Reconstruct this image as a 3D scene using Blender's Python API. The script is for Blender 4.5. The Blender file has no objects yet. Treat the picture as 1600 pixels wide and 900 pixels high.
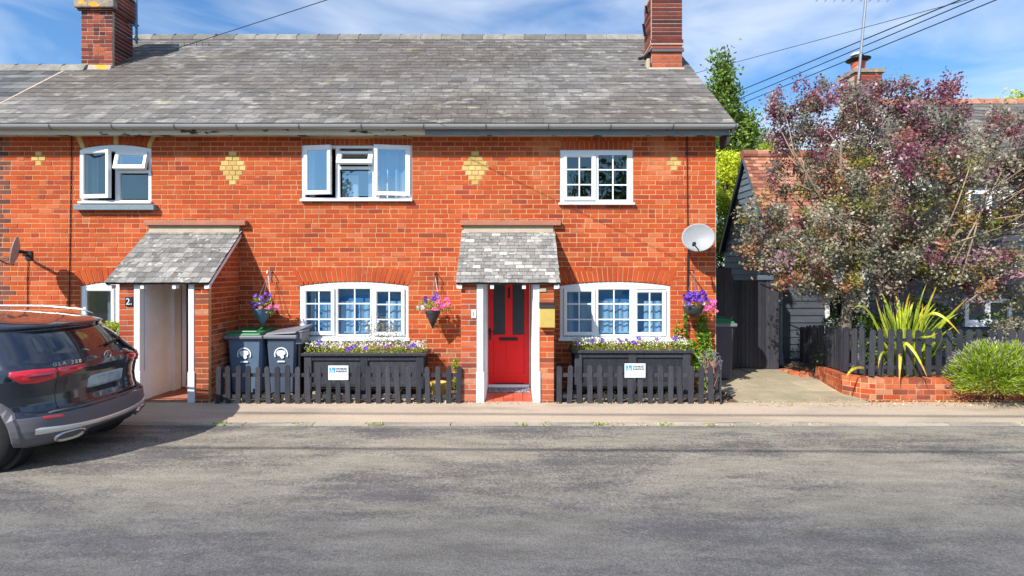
import bpy, math, random
import numpy as np
from mathutils import Vector, Matrix
random.seed(7); rng = np.random.default_rng(7)
S = bpy.context.scene
COL = S.collection
# ------------------------------------------------------------------ camera
F, H, HY = 833.0, 1.92, 420.0          # focal in px of a 1600 px wide picture, eye height, horizon row
cam_d = bpy.data.cameras.new('camera'); cam = bpy.data.objects.new('camera', cam_d); COL.objects.link(cam)
cam.location = (0, 0, H); cam.rotation_euler = (math.radians(90), 0, 0)
cam_d.sensor_width = 36; cam_d.lens = F/1600*36; cam_d.shift_y = -30/1600
cam_d.clip_start = .05; cam_d.clip_end = 2000
S.camera = cam
# ------------------------------------------------------------------ sun and sky
SUN = Vector((.88, 1.0, -1.13)).normalized()      # the way the light travels
el = math.asin(-SUN.z); az = math.atan2(-SUN.x, -SUN.y)
sun_d = bpy.data.lights.new('sun', 'SUN'); sun = bpy.data.objects.new('sun', sun_d); COL.objects.link(sun)
sun_d.energy = 5.0; sun_d.angle = math.radians(.5); sun_d.color = (1, .95, .87)
sun.rotation_euler = SUN.to_track_quat('-Z', 'Y').to_euler()
W = bpy.data.worlds.new('World'); S.world = W; W.use_nodes = True
wt = W.node_tree; wt.nodes.clear()
def wn(t, **k):
    n = wt.nodes.new(t)
    for a, v in k.items(): setattr(n, a, v)
    return n
out = wn('ShaderNodeOutputWorld'); bg = wn('ShaderNodeBackground'); bg.inputs[1].default_value = .105
sky = wn('ShaderNodeTexSky', sky_type='NISHITA', sun_disc=False)
sky.sun_elevation = el; sky.sun_rotation = az % (2*math.pi); sky.air_density = 1.1; sky.dust_density = .4; sky.ozone_density = 2.2
tc = wn('ShaderNodeTexCoord'); mp = wn('ShaderNodeMapping'); mp.inputs['Scale'].default_value = (1.0, 1.6, 3.4)
mp.inputs['Rotation'].default_value = (.3, .45, .2)
wt.links.new(tc.outputs['Generated'], mp.inputs['Vector'])
n1 = wn('ShaderNodeTexNoise'); n1.inputs['Scale'].default_value = 2.6; n1.inputs['Detail'].default_value = 8; n1.inputs['Roughness'].default_value = .52; n1.inputs['Distortion'].default_value = .5
wt.links.new(mp.outputs[0], n1.inputs['Vector'])
cr = wn('ShaderNodeValToRGB'); cr.color_ramp.elements[0].position = .37; cr.color_ramp.elements[1].position = .74
cr.color_ramp.elements[0].color = (0, 0, 0, 1); cr.color_ramp.elements[1].color = (.78, .78, .78, 1)
wt.links.new(n1.outputs['Fac'], cr.inputs[0])
tint = wn('ShaderNodeMixRGB', blend_type='MULTIPLY'); tint.inputs[0].default_value = 1; tint.inputs[2].default_value = (.68, 1.0, 1.28, 1)
wt.links.new(sky.outputs[0], tint.inputs[1])
mx = wn('ShaderNodeMixRGB'); mx.inputs[2].default_value = (6.6, 7.2, 8.0, 1)
wt.links.new(cr.outputs[0], mx.inputs[0]); wt.links.new(tint.outputs[0], mx.inputs[1])
wt.links.new(mx.outputs[0], bg.inputs[0]); wt.links.new(bg.outputs[0], out.inputs[0])
S.view_settings.view_transform = 'Standard'; S.view_settings.look = 'None'; S.view_settings.gamma = 1; S.view_settings.exposure = .5
S.render.engine = 'CYCLES'; S.cycles.use_denoising = True; S.cycles.max_bounces = 8; S.cycles.transparent_max_bounces = 16

# ------------------------------------------------------------------ helpers
def X_(px, d): return (px-800)/F*d
def Z_(py, d): return H-(py-HY)/F*d
WO = {}                                  # world origin of every object made
def wo(o): return WO.get(o.name, Vector((0, 0, 0)))
def tag(o, label=None, cat=None, group=None, kind=None):
    if label: o['label'] = label
    if cat: o['category'] = cat
    if group: o['group'] = group
    if kind: o['kind'] = kind
    return o
def empty(name, loc, label=None, cat=None, group=None):
    o = bpy.data.objects.new(name, None); COL.objects.link(o); o.location = loc; o.empty_display_size = .2
    WO[o.name] = Vector(loc)
    return tag(o, label, cat, group)
class MB:
    def __init__(s): s.v = []; s.f = []; s.m = []; s.r = []; s.T = None
    def pt(s, p):
        if s.T is not None: p = s.T @ Vector(p)
        s.v.append((p[0], p[1], p[2])); return len(s.v)-1
    def face(s, idx, m=0, r=None): s.f.append(tuple(idx)); s.m.append(m); s.r.append(random.random() if r is None else r)
    def poly(s, pts, m=0, r=None): s.face([s.pt(p) for p in pts], m, r)
    def box(s, x0, x1, y0, y1, z0, z1, m=0, r=None, tx=0):
        r = random.random() if r is None else r
        i = [s.pt(p) for p in ((x0, y0, z0), (x1, y0, z0), (x1, y1, z0), (x0, y1, z0), (x0+tx, y0, z1), (x1-tx, y0, z1), (x1-tx, y1, z1), (x0+tx, y1, z1))]
        for q in ((3, 2, 1, 0), (4, 5, 6, 7), (0, 1, 5, 4), (1, 2, 6, 5), (2, 3, 7, 6), (3, 0, 4, 7)): s.face([i[k] for k in q], m, r)
    def hexa(s, p, m=0, r=None):         # p: 4 bottom + 4 top
        r = random.random() if r is None else r
        i = [s.pt(q) for q in p]
        for q in ((3, 2, 1, 0), (4, 5, 6, 7), (0, 1, 5, 4), (1, 2, 6, 5), (2, 3, 7, 6), (3, 0, 4, 7)): s.face([i[k] for k in q], m, r)
    def ring(s, x0, x1, z0, z1, w, y0, y1, m=0, wb=None, wt_=None):
        wb = w if wb is None else wb; wt_ = w if wt_ is None else wt_
        o = [(x0, z0), (x1, z0), (x1, z1), (x0, z1)]; n = [(x0+w, z0+wb), (x1-w, z0+wb), (x1-w, z1-wt_), (x0+w, z1-wt_)]
        a = [s.pt((p[0], y0, p[1])) for p in o]; b = [s.pt((p[0], y0, p[1])) for p in n]
        c = [s.pt((p[0], y1, p[1])) for p in o]; d = [s.pt((p[0], y1, p[1])) for p in n]
        for k in range(4):
            l = (k+1) % 4
            s.face((a[k], a[l], b[l], b[k]), m, .5); s.face((c[l], c[k], d[k], d[l]), m, .5)
            s.face((a[l], a[k], c[k], c[l]), m, .5); s.face((b[k], b[l], d[l], d[k]), m, .5)
    def prism(s, pts, y0, y1, m=0, r=None):   # outline in (x,z), extruded along y
        r = random.random() if r is None else r
        a = [s.pt((p[0], y0, p[1])) for p in pts]; b = [s.pt((p[0], y1, p[1])) for p in pts]; n = len(pts)
        s.face(a, m, r); s.face(b[::-1], m, r)
        for k in range(n): s.face((a[(k+1) % n], a[k], b[k], b[(k+1) % n]), m, r)
    def tube(s, path, rad, n=8, m=0, r=.5, cap=True):
        P = [Vector(p) for p in path]; rings = []
        R = rad if hasattr(rad, '__len__') else [rad]*len(P)
        for k, p in enumerate(P):
            t = (P[min(k+1, len(P)-1)]-P[max(k-1, 0)]).normalized()
            u = t.orthogonal().normalized() if abs(t.z) > .95 else t.cross(Vector((0, 0, 1))).normalized()
            w = t.cross(u)
            rings.append([s.pt(p+(u*math.cos(a)+w*math.sin(a))*R[k]) for a in [2*math.pi*j/n for j in range(n)]])
        for k in range(len(P)-1):
            for j in range(n): s.face((rings[k][j], rings[k][(j+1) % n], rings[k+1][(j+1) % n], rings[k+1][j]), m, r)
        if cap: s.face(rings[0][::-1], m, r); s.face(rings[-1], m, r)
    def lathe(s, prof, c, n=24, m=0, axis='z', r=.5):
        rings = []
        for (rad, h) in prof:
            rg = []
            for j in range(n):
                a = 2*math.pi*j/n
                if axis == 'z': p = (c[0]+rad*math.cos(a), c[1]+rad*math.sin(a), c[2]+h)
                elif axis == 'y': p = (c[0]+rad*math.cos(a), c[1]+h, c[2]+rad*math.sin(a))
                else: p = (c[0]+h, c[1]+rad*math.cos(a), c[2]+rad*math.sin(a))
                rg.append(s.pt(p))
            rings.append(rg)
        for k in range(len(prof)-1):
            for j in range(n): s.face((rings[k][j], rings[k][(j+1) % n], rings[k+1][(j+1) % n], rings[k+1][j]), m, r)
        s.face(rings[0][::-1], m, r); s.face(rings[-1], m, r)
    def build(s, name, mats, parent=None, smooth=False, bevel=0, kind=None, origin=None):
        if not isinstance(mats, (list, tuple)): mats = [mats]
        A = np.array(s.v); lo, hi = A.min(0), A.max(0)
        oc = Vector(((lo[0]+hi[0])/2, (lo[1]+hi[1])/2, lo[2])) if origin is None else Vector(origin)
        me = bpy.data.meshes.new(name); me.from_pydata([tuple(q) for q in (A-np.array(oc))], [], s.f)
        for mm in mats: me.materials.append(mm)
        me.polygons.foreach_set('material_index', s.m)
        at = me.attributes.new('rnd', 'FLOAT', 'FACE'); at.data.foreach_set('value', s.r)
        if smooth: me.polygons.foreach_set('use_smooth', [True]*len(s.f))
        me.update()
        return link(name, me, oc, parent, bevel, kind)
def link(name, me, oc, parent=None, bevel=0, kind=None):
    o = bpy.data.objects.new(name, me); COL.objects.link(o)
    WO[o.name] = Vector(oc)
    if parent is not None: o.parent = parent; o.location = Vector(oc)-wo(parent)
    else: o.location = oc
    if bevel:
        b = o.modifiers.new('bevel', 'BEVEL'); b.width = bevel; b.segments = 2; b.limit_method = 'ANGLE'
    if kind: o['kind'] = kind
    return o
def copyto(src, oc, parent, name=None):
    """a copy of one mesh object, sharing its mesh, placed with its origin at oc"""
    return link(name or src.name.split('.')[0], src.data, oc, parent)

# ------------------------------------------------------------------ materials
def newmat(name):
    m = bpy.data.materials.new(name); m.use_nodes = True; nt = m.node_tree; nt.nodes.clear()
    return m, nt
def N(nt, t, ins=None, **k):
    n = nt.nodes.new(t)
    for a, v in k.items(): setattr(n, a, v)
    for a, v in (ins or {}).items():
        if hasattr(v, 'is_output'): nt.links.new(v, n.inputs[a])
        else: n.inputs[a].default_value = v
    return n
def ramp(nt, fac, stops, interp='LINEAR'):
    r = nt.nodes.new('ShaderNodeValToRGB'); r.color_ramp.interpolation = interp
    e = r.color_ramp.elements
    while len(e) < len(stops): e.new(.5)
    for k, (p, c) in enumerate(stops):
        e[k].position = p; e[k].color = (c[0], c[1], c[2], 1) if len(c) == 3 else c
    nt.links.new(fac, r.inputs[0]); return r.outputs[0]
def g(v): return (v, v, v)
def PM(name, stops, rough=.8, var=.25, vs=8, fine=.15, fs=120, bump=.2, bs=150, bd=.01, spec=.3, metal=0, stretch=(1, 1, 1), patch=None, coat=0, interp='LINEAR', disp2=None):
    """per-piece tone from the face attribute rnd, mottling, fine grain, optional patches of a second colour"""
    m, nt = newmat(name)
    geo = N(nt, 'ShaderNodeNewGeometry'); mp = N(nt, 'ShaderNodeMapping', {'Vector': geo.outputs['Position'], 'Scale': stretch})
    if isinstance(stops[0], (int, float)): col = N(nt, 'ShaderNodeRGB'); col.outputs[0].default_value = (*stops, 1); col = col.outputs[0]
    else:
        at = N(nt, 'ShaderNodeAttribute', attribute_name='rnd'); col = ramp(nt, at.outputs['Fac'], stops, interp)
    if patch:
        for (pc, ps, p0, p1, amt) in patch:
            nz = N(nt, 'ShaderNodeTexNoise', {'Vector': mp.outputs[0], 'Scale': ps, 'Detail': 6, 'Roughness': .6})
            fr = ramp(nt, nz.outputs['Fac'], [(p0, g(0)), (p1, g(amt))])
            mxn = N(nt, 'ShaderNodeMixRGB', {0: fr, 1: col, 2: (*pc, 1)}); col = mxn.outputs[0]
    if var:
        nz = N(nt, 'ShaderNodeTexNoise', {'Vector': mp.outputs[0], 'Scale': vs, 'Detail': 5, 'Roughness': .6})
        fr = ramp(nt, nz.outputs['Fac'], [(.25, g(1-var)), (.75, g(1+var))])
        col = N(nt, 'ShaderNodeMixRGB', {0: 1, 1: col, 2: fr}, blend_type='MULTIPLY').outputs[0]
    if fine:
        nz = N(nt, 'ShaderNodeTexNoise', {'Vector': geo.outputs['Position'], 'Scale': fs, 'Detail': 3, 'Roughness': .7})
        fr = ramp(nt, nz.outputs['Fac'], [(.3, g(1-fine)), (.7, g(1+fine))])
        col = N(nt, 'ShaderNodeMixRGB', {0: 1, 1: col, 2: fr}, blend_type='MULTIPLY').outputs[0]
    bs_ = N(nt, 'ShaderNodeBsdfPrincipled', {'Base Color': col, 'Roughness': rough, 'Metallic': metal, 'Specular IOR Level': spec, 'Coat Weight': coat, 'Coat Roughness': .05})
    if bump:
        nz = N(nt, 'ShaderNodeTexNoise', {'Vector': geo.outputs['Position'], 'Scale': bs, 'Detail': 4, 'Roughness': .65})
        b = N(nt, 'ShaderNodeBump', {'Height': nz.outputs['Fac'], 'Strength': bump, 'Distance': bd})
        nt.links.new(b.outputs[0], bs_.inputs['Normal'])
    o = N(nt, 'ShaderNodeOutputMaterial', {'Surface': bs_.outputs[0]})
    return m
def leafmat(name, stops, trans=.35, rough=.5, var=.25, spec=.4):
    m, nt = newmat(name)
    at = N(nt, 'ShaderNodeAttribute', attribute_name='rnd'); col = ramp(nt, at.outputs['Fac'], stops)
    geo = N(nt, 'ShaderNodeNewGeometry')
    nz = N(nt, 'ShaderNodeTexNoise', {'Vector': geo.outputs['Position'], 'Scale': 25, 'Detail': 2})
    fr = ramp(nt, nz.outputs['Fac'], [(.3, g(1-var)), (.7, g(1+var))])
    col = N(nt, 'ShaderNodeMixRGB', {0: 1, 1: col, 2: fr}, blend_type='MULTIPLY').outputs[0]
    p = N(nt, 'ShaderNodeBsdfPrincipled', {'Base Color': col, 'Roughness': rough, 'Specular IOR Level': spec})
    t = N(nt, 'ShaderNodeBsdfTranslucent', {'Color': col})
    mxs = N(nt, 'ShaderNodeMixShader', {0: trans, 1: p.outputs[0], 2: t.outputs[0]})
    N(nt, 'ShaderNodeOutputMaterial', {'Surface': mxs.outputs[0]})
    return m
def glassmat(name, fac=.22, tint=(.75, .8, .82), refl=(1, 1, 1), rough=.012, wave=.0):
    m, nt = newmat(name)
    tr = N(nt, 'ShaderNodeBsdfTransparent', {'Color': (*tint, 1)}); gl = N(nt, 'ShaderNodeBsdfGlossy', {'Color': (*refl, 1), 'Roughness': rough})
    fr = N(nt, 'ShaderNodeFresnel', {'IOR': 1.5}); ad0 = N(nt, 'ShaderNodeMath', {0: fr.outputs[0], 1: fac}, operation='ADD', use_clamp=True); gb = N(nt, 'ShaderNodeNewGeometry'); inv = N(nt, 'ShaderNodeMath', {0: 1.0, 1: gb.outputs['Backfacing']}, operation='SUBTRACT'); ad = N(nt, 'ShaderNodeMath', {0: ad0.outputs[0], 1: inv.outputs[0]}, operation='MULTIPLY')
    if wave:
        geo = N(nt, 'ShaderNodeNewGeometry')
        nz = N(nt, 'ShaderNodeTexNoise', {'Vector': geo.outputs['Position'], 'Scale': 2.2, 'Detail': 1})
        b = N(nt, 'ShaderNodeBump', {'Height': nz.outputs['Fac'], 'Strength': wave, 'Distance': .02}); nt.links.new(b.outputs[0], gl.inputs['Normal'])
    mxs = N(nt, 'ShaderNodeMixShader', {0: ad.outputs[0], 1: tr.outputs[0], 2: gl.outputs[0]})
    N(nt, 'ShaderNodeOutputMaterial', {'Surface': mxs.outputs[0]})
    return m

M = {}
M['brick'] = PM('red_brick', [(0, (.27, .052, .032)), (.08, (.38, .062, .026)), (.2, (.42, .070, .025)), (.5, (.465, .077, .023)), (.85, (.50, .094, .027)), (1, (.52, .14, .06))], .9, .22, 1.1, .16, 90, .35, 140, .008, .15,
                patch=[((.66, .20, .075), .9, .55, .75, .35), ((.20, .06, .035), 1.4, .57, .76, .55), ((.68, .42, .28), 7, .64, .76, .35), ((.62, .30, .14), .55, .60, .72, .5)])
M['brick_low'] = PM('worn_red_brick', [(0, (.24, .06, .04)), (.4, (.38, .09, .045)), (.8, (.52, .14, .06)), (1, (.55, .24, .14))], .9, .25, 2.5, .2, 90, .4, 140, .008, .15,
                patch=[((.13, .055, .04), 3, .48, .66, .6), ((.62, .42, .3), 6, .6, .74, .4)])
M['brick_yellow'] = PM('yellow_brick', [(0, (.50, .34, .10)), (.5, (.60, .42, .14)), (1, (.68, .50, .20))], .9, .15, 5, .12, 90, .25, 140, .006, .15)
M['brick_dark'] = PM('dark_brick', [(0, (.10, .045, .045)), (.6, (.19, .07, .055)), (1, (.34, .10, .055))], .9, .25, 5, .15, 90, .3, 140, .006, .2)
M['brick_chim'] = PM('chimney_brick', [(0, (.07, .03, .03)), (.35, (.16, .042, .034)), (.7, (.27, .06, .038)), (1, (.42, .11, .055))], .9, .2, 4, .2, 80, .4, 120, .01, .15,
                patch=[((.05, .04, .045), 3.5, .55, .72, .6)])
M['mortar'] = PM('lime_mortar', (.60, .35, .18), .95, .2, 3, .2, 100, .4, 160, .006, .1, patch=[((.50, .27, .14), 1.5, .5, .7, .6)])
M['mortar_dark'] = PM('dark_mortar', (.46, .36, .29), .95, .25, 5, .2, 100, .3, 160, .006, .1)
M['slate'] = PM('weathered_slate', [(0, (.105, .098, .095)), (.3, (.145, .135, .128)), (.7, (.190, .176, .166)), (.93, (.26, .243, .228)), (1, (.38, .36, .33))], .78, .26, 3, .28, 60, .45, 70, .012, .35, stretch=(.6, 1, 1.4),
                patch=[((.105, .09, .078), .55, .44, .62, .8), ((.085, .075, .066), 4.5, .54, .68, .65), ((.50, .47, .40), 6.5, .55, .72, .65), ((.105, .085, .075), .32, .48, .62, .5), ((.36, .31, .12), 2.1, .62, .76, .5)])
M['slate_pale'] = PM('pale_slate', [(0, (.13, .125, .12)), (.4, (.20, .19, .18)), (.85, (.30, .285, .265)), (1, (.52, .49, .44))], .8, .2, 9, .3, 60, .4, 70, .01, .3,
                patch=[((.62, .60, .54), 11, .58, .68, .7), ((.12, .10, .09), 6, .62, .75, .5)])
M['slate_dark'] = PM('dark_slate', [(0, (.06, .06, .065)), (.6, (.11, .11, .115)), (1, (.17, .165, .16))], .8, .2, 4, .3, 60, .4, 70, .01, .3)
M['under'] = PM('roof_underlay', (.05, .048, .045), .9, 0, fine=0, bump=0)
M['ridge'] = PM('ridge_tile', [(0, (.14, .13, .12)), (1, (.28, .26, .23))], .9, .3, 5, .3, 60, .4, 80, .01, .2, patch=[((.75, .30, .03), 7, .70, .76, .8)])
M['lichen'] = PM('lichen_mortar', (.42, .37, .30), .95, .2, 10, .25, 60, .4, 80, .01, .1, patch=[((.85, .36, .03), 5, .50, .56, .95)])
M['cap'] = PM('chimney_cap_stone', [(0, (.24, .21, .18)), (1, (.40, .36, .30))], .95, .25, 8, .3, 50, .5, 60, .015, .1, patch=[((.85, .40, .03), 4.5, .60, .64, .8)])
M['tile'] = PM('clay_tile', [(0, (.18, .075, .055)), (.5, (.36, .145, .085)), (1, (.48, .25, .17))], .85, .2, 5, .2, 60, .4, 80, .01, .2, patch=[((.55, .42, .35), 6, .62, .75, .5)])
M['white'] = PM('white_upvc', (.82, .83, .84), .28, .03, 4, .01, 100, 0, spec=.5)
M['white_paint'] = PM('white_paint', (.80, .81, .84), .6, .07, 5, .05, 80, .25, 60, .006, .3)
M['cream'] = PM('peeling_cream_paint', (.62, .58, .46), .6, .1, 4, .1, 80, .2, 60, .004, .3, stretch=(1, 1, 3), patch=[((.035, .03, .03), 3.2, .56, .60, .95)])
M['bluegrey'] = PM('blue_grey_paint', (.19, .24, .27), .5, .2, 4, .15, 80, .2, 60, .004, .3, stretch=(1, 1, 3), patch=[((.05, .05, .05), 4, .62, .66, .8)])
M['gutter'] = PM('grey_gutter', (.36, .37, .37), .38, .1, 2, .08, 50, 0, spec=.45)
M['black'] = PM('black_plastic', (.018, .018, .02), .45, .1, 4, .05, 80, 0, spec=.4)
M['black_wood'] = PM('black_stained_wood', [(0, (.026, .027, .036)), (1, (.055, .055, .068))], .5, .3, 10, .3, 60, .35, 70, .006, .35, stretch=(3, 3, .5), patch=[((.17, .15, .13), 9, .64, .74, .4)])
M['boards'] = PM('black_weatherboard', [(0, (.040, .046, .060)), (1, (.085, .092, .115))], .5, .25, 3, .2, 70, .3, 60, .006, .4, stretch=(.5, 1, 3))
M['boards_blue'] = PM('slate_blue_weatherboard', [(0, (.085, .12, .16)), (1, (.14, .19, .24))], .55, .2, 3, .15, 70, .2, 60, .005, .3, stretch=(.5, 1, 3))
M['oldwood'] = PM('grey_old_wood', [(0, (.10, .09, .08)), (1, (.26, .23, .18))], .8, .3, 6, .3, 60, .4, 60, .008, .2, stretch=(3, 3, .5))
M['red_door'] = PM('red_gloss_paint', (.80, .006, .010), .35, .04, 3, .01, 60, .04, 12, .004, .4, coat=.12)
M['door_glass'] = PM('frosted_dark_glass', (.035, .042, .05), .3, .2, 6, 0, bump=0, spec=.5)
M['dark_door'] = PM('dark_door_paint', (.05, .03, .03), .4, .1, 3, .05, 60, 0)
M['gold'] = PM('gold_letterbox', (.72, .52, .14), .35, .12, 8, .06, 60, .1, 30, .003, .5, metal=.35)
M['quarry'] = PM('red_quarry_tile', [(0, (.46, .085, .045)), (1, (.60, .14, .075))], .45, .15, 5, .1, 80, .1, 60, .003, .4)
M['mat'] = PM('pebbly_grey_mat', (.14, .14, .17), .9, .5, 60, .4, 120, .8, 90, .02, .2, patch=[((.45, .45, .5), 60, .52, .58, .8)])
M['glass'] = glassmat('window_glass', .30, (.75, .80, .84), (.62, .86, 1.0), wave=.10)
M['glass_low'] = glassmat('ground_floor_glass', .08, (.72, .84, .92), (.7, .9, 1.0), wave=.1)
M['glass_dark'] = glassmat('dark_window_glass', .10, (.6, .66, .7), (.8, .95, 1.0), wave=.25)
M['curtain'] = PM('white_curtain', (.62, .66, .72), .9, .1, 6, .05, 60, .1, 40, .004, .1)
M['curtain_blue'] = PM('blue_blind_fabric', (.15, .36, .56), .8, .08, 3, .05, 60, 0)
M['room'] = PM('room_wall', (.16, .15, .14), .9, .1, 2, 0, bump=0)
M['dish'] = PM('grey_dish_metal', (.29, .30, .315), .5, .08, 9, .05, 60, 0, spec=.4)
M['steel'] = PM('galvanised_steel', (.35, .37, .40), .4, .15, 9, .1, 60, 0, metal=.7)
M['bluesteel'] = PM('blue_painted_pole', (.10, .22, .34), .4, .15, 9, .1, 60, 0)
M['bin'] = PM('blue_grey_bin_plastic', (.105, .16, .235), .42, .08, 5, .05, 80, .05, 40, .003, .4)
M['bin2'] = PM('slate_grey_bin_plastic', (.075, .10, .15), .42, .08, 5, .05, 80, .05, 40, .003, .4)
M['bin_lid'] = PM('grey_bin_lid', (.17, .175, .20), .45, .1, 5, .08, 80, .05, 40, .003, .4)
M['bin_green'] = PM('green_bin_lid', (.035, .20, .085), .4, .1, 5, .05, 80, .05, 40, .003, .4)
M['bin_brown'] = PM('dark_bin_plastic', (.055, .05, .075), .45, .1, 5, .08, 80, .05, 40, .003, .4)
M['decal'] = PM('white_print', (.75, .80, .84), .5, .05, 20, 0, bump=0)
M['print_blue'] = PM('blue_print', (.06, .30, .75), .5, 0, fine=0, bump=0)
M['print_dark'] = PM('dark_print', (.06, .065, .08), .5, 0, fine=0, bump=0)
M['print_grey'] = PM('grey_print', (.42, .44, .46), .5, 0, fine=0, bump=0)
M['cone_blue'] = PM('blue_grey_basket', (.09, .17, .25), .35, .15, 8, .1, 60, .2, 30, .006, .5)
M['cone_dark'] = PM('dark_basket', (.05, .05, .055), .5, .2, 10, .2, 60, .4, 60, .01, .3)
M['soil'] = PM('dry_soil', (.15, .10, .065), .95, .4, 6, .4, 50, .8, 40, .03, .1, patch=[((.42, .33, .22), 14, .55, .66, .7)])
M['cable'] = PM('black_cable', (.02, .02, .022), .6, 0, fine=0, bump=0)
M['bark'] = PM('grey_bark', [(0, (.14, .11, .085)), (1, (.26, .22, .17))], .9, .3, 12, .3, 60, .6, 50, .02, .15, stretch=(2, 2, .5))
M['twig'] = PM('pale_twig', (.34, .25, .17), .8, .25, 12, .2, 60, .3, 50, .01, .2)
M['petal_violet'] = leafmat('violet_petal', [(0, (.045, .008, .25)), (.6, (.10, .015, .42)), (1, (.18, .05, .58))], .3, .6, .1)
M['petal_pink'] = leafmat('pink_petal', [(0, (.70, .03, .30)), (1, (.88, .16, .52))], .3, .6, .1)
M['petal_white'] = leafmat('white_petal', [(0, (.74, .74, .66)), (1, (.85, .85, .82))], .25, .6, .08)
M['petal_pale'] = leafmat('lilac_petal', [(0, (.48, .42, .66)), (1, (.72, .68, .80))], .3, .6, .1)
M['yellow'] = PM('yellow_flower_eye', (.8, .6, .05), .7, 0, fine=0, bump=0)
M['leaf'] = leafmat('bedding_leaf', [(0, (.08, .17, .02)), (.5, (.36, .50, .05)), (1, (.66, .72, .16))], .45)
M['leaf_ivy'] = leafmat('ivy_leaf', [(0, (.05, .14, .015)), (.5, (.16, .32, .025)), (1, (.38, .50, .04))], .35)
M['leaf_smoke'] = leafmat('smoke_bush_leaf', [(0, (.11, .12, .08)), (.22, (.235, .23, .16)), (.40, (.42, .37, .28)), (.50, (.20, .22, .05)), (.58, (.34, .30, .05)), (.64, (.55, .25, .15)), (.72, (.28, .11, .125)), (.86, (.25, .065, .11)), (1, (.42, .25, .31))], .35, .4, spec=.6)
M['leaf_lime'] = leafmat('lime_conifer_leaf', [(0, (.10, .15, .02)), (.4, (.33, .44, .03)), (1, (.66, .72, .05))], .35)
M['leaf_mid'] = leafmat('mid_green_leaf', [(0, (.045, .09, .015)), (.5, (.12, .21, .03)), (1, (.26, .36, .06))], .35)
M['leaf_pale'] = leafmat('pale_twiggy_leaf', [(0, (.16, .17, .10)), (1, (.36, .38, .24))], .35)
M['leaf_lav'] = leafmat('lavender_leaf', [(0, (.12, .20, .02)), (.5, (.32, .45, .035)), (1, (.55, .64, .09))], .35)
M['seed'] = leafmat('grey_seed_head', [(0, (.20, .17, .20)), (1, (.40, .36, .40))], .2, .8)
M['phormium'] = leafmat('flax_leaf', [(0, (.10, .20, .03)), (.45, (.38, .50, .04)), (.8, (.66, .68, .07)), (1, (.62, .36, .06))], .25, .4)
M['straw'] = leafmat('dry_leaf', [(0, (.36, .22, .09)), (.6, (.60, .42, .20)), (1, (.70, .60, .38))], .2, .8)
M['concrete'] = PM('concrete_slab', [(0, (.33, .28, .19)), (1, (.45, .38, .26))], .9, .2, 3, .15, 60, .3, 60, .006, .15, patch=[((.24, .21, .17), 2.4, .55, .7, .5)])
M['coping'] = PM('cream_mortar_fillet', (.46, .38, .28), .9, .12, 6, .1, 60, .2, 60, .005, .1)
M['clayledge'] = PM('brown_clay_ledge', [(0, (.34, .14, .09)), (1, (.45, .20, .13))], .85, .15, 5, .15, 60, .2, 60, .005, .2)
# car
M['paint'] = PM('black_car_paint', (.016, .020, .034), .16, .0, fine=0, bump=0, spec=.6, coat=1, metal=.2)
M['cladding'] = PM('grey_bumper_plastic', (.125, .118, .135), .5, .06, 4, .05, 90, .1, 120, .002, .4)
M['chrome'] = PM('satin_chrome', (.62, .62, .64), .16, .05, 4, 0, bump=0, metal=1)
M['silver'] = PM('silver_trim', (.74, .73, .70), .3, .1, 4, .03, bump=0, metal=.7)
M['tyre'] = PM('tyre_rubber', (.022, .022, .024), .85, .1, 6, .15, 60, .2, 60, .004, .2)
M['lamp_red'] = PM('red_tail_lamp', (.62, .004, .022), .1, .1, 18, 0, bump=0, spec=.7, coat=1)
M['lamp_dark'] = PM('dark_red_tail_lamp', (.16, .003, .012), .12, .1, 18, 0, bump=0, spec=.7, coat=1)
M['carglass'] = PM('tinted_car_glass', (.012, .016, .022), .04, 0, fine=0, bump=0, spec=.9, coat=1)
M['plate'] = PM('plain_plate', (.30, .42, .50), .18, .35, 9, .0, bump=0, spec=.6, coat=.6)

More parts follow.
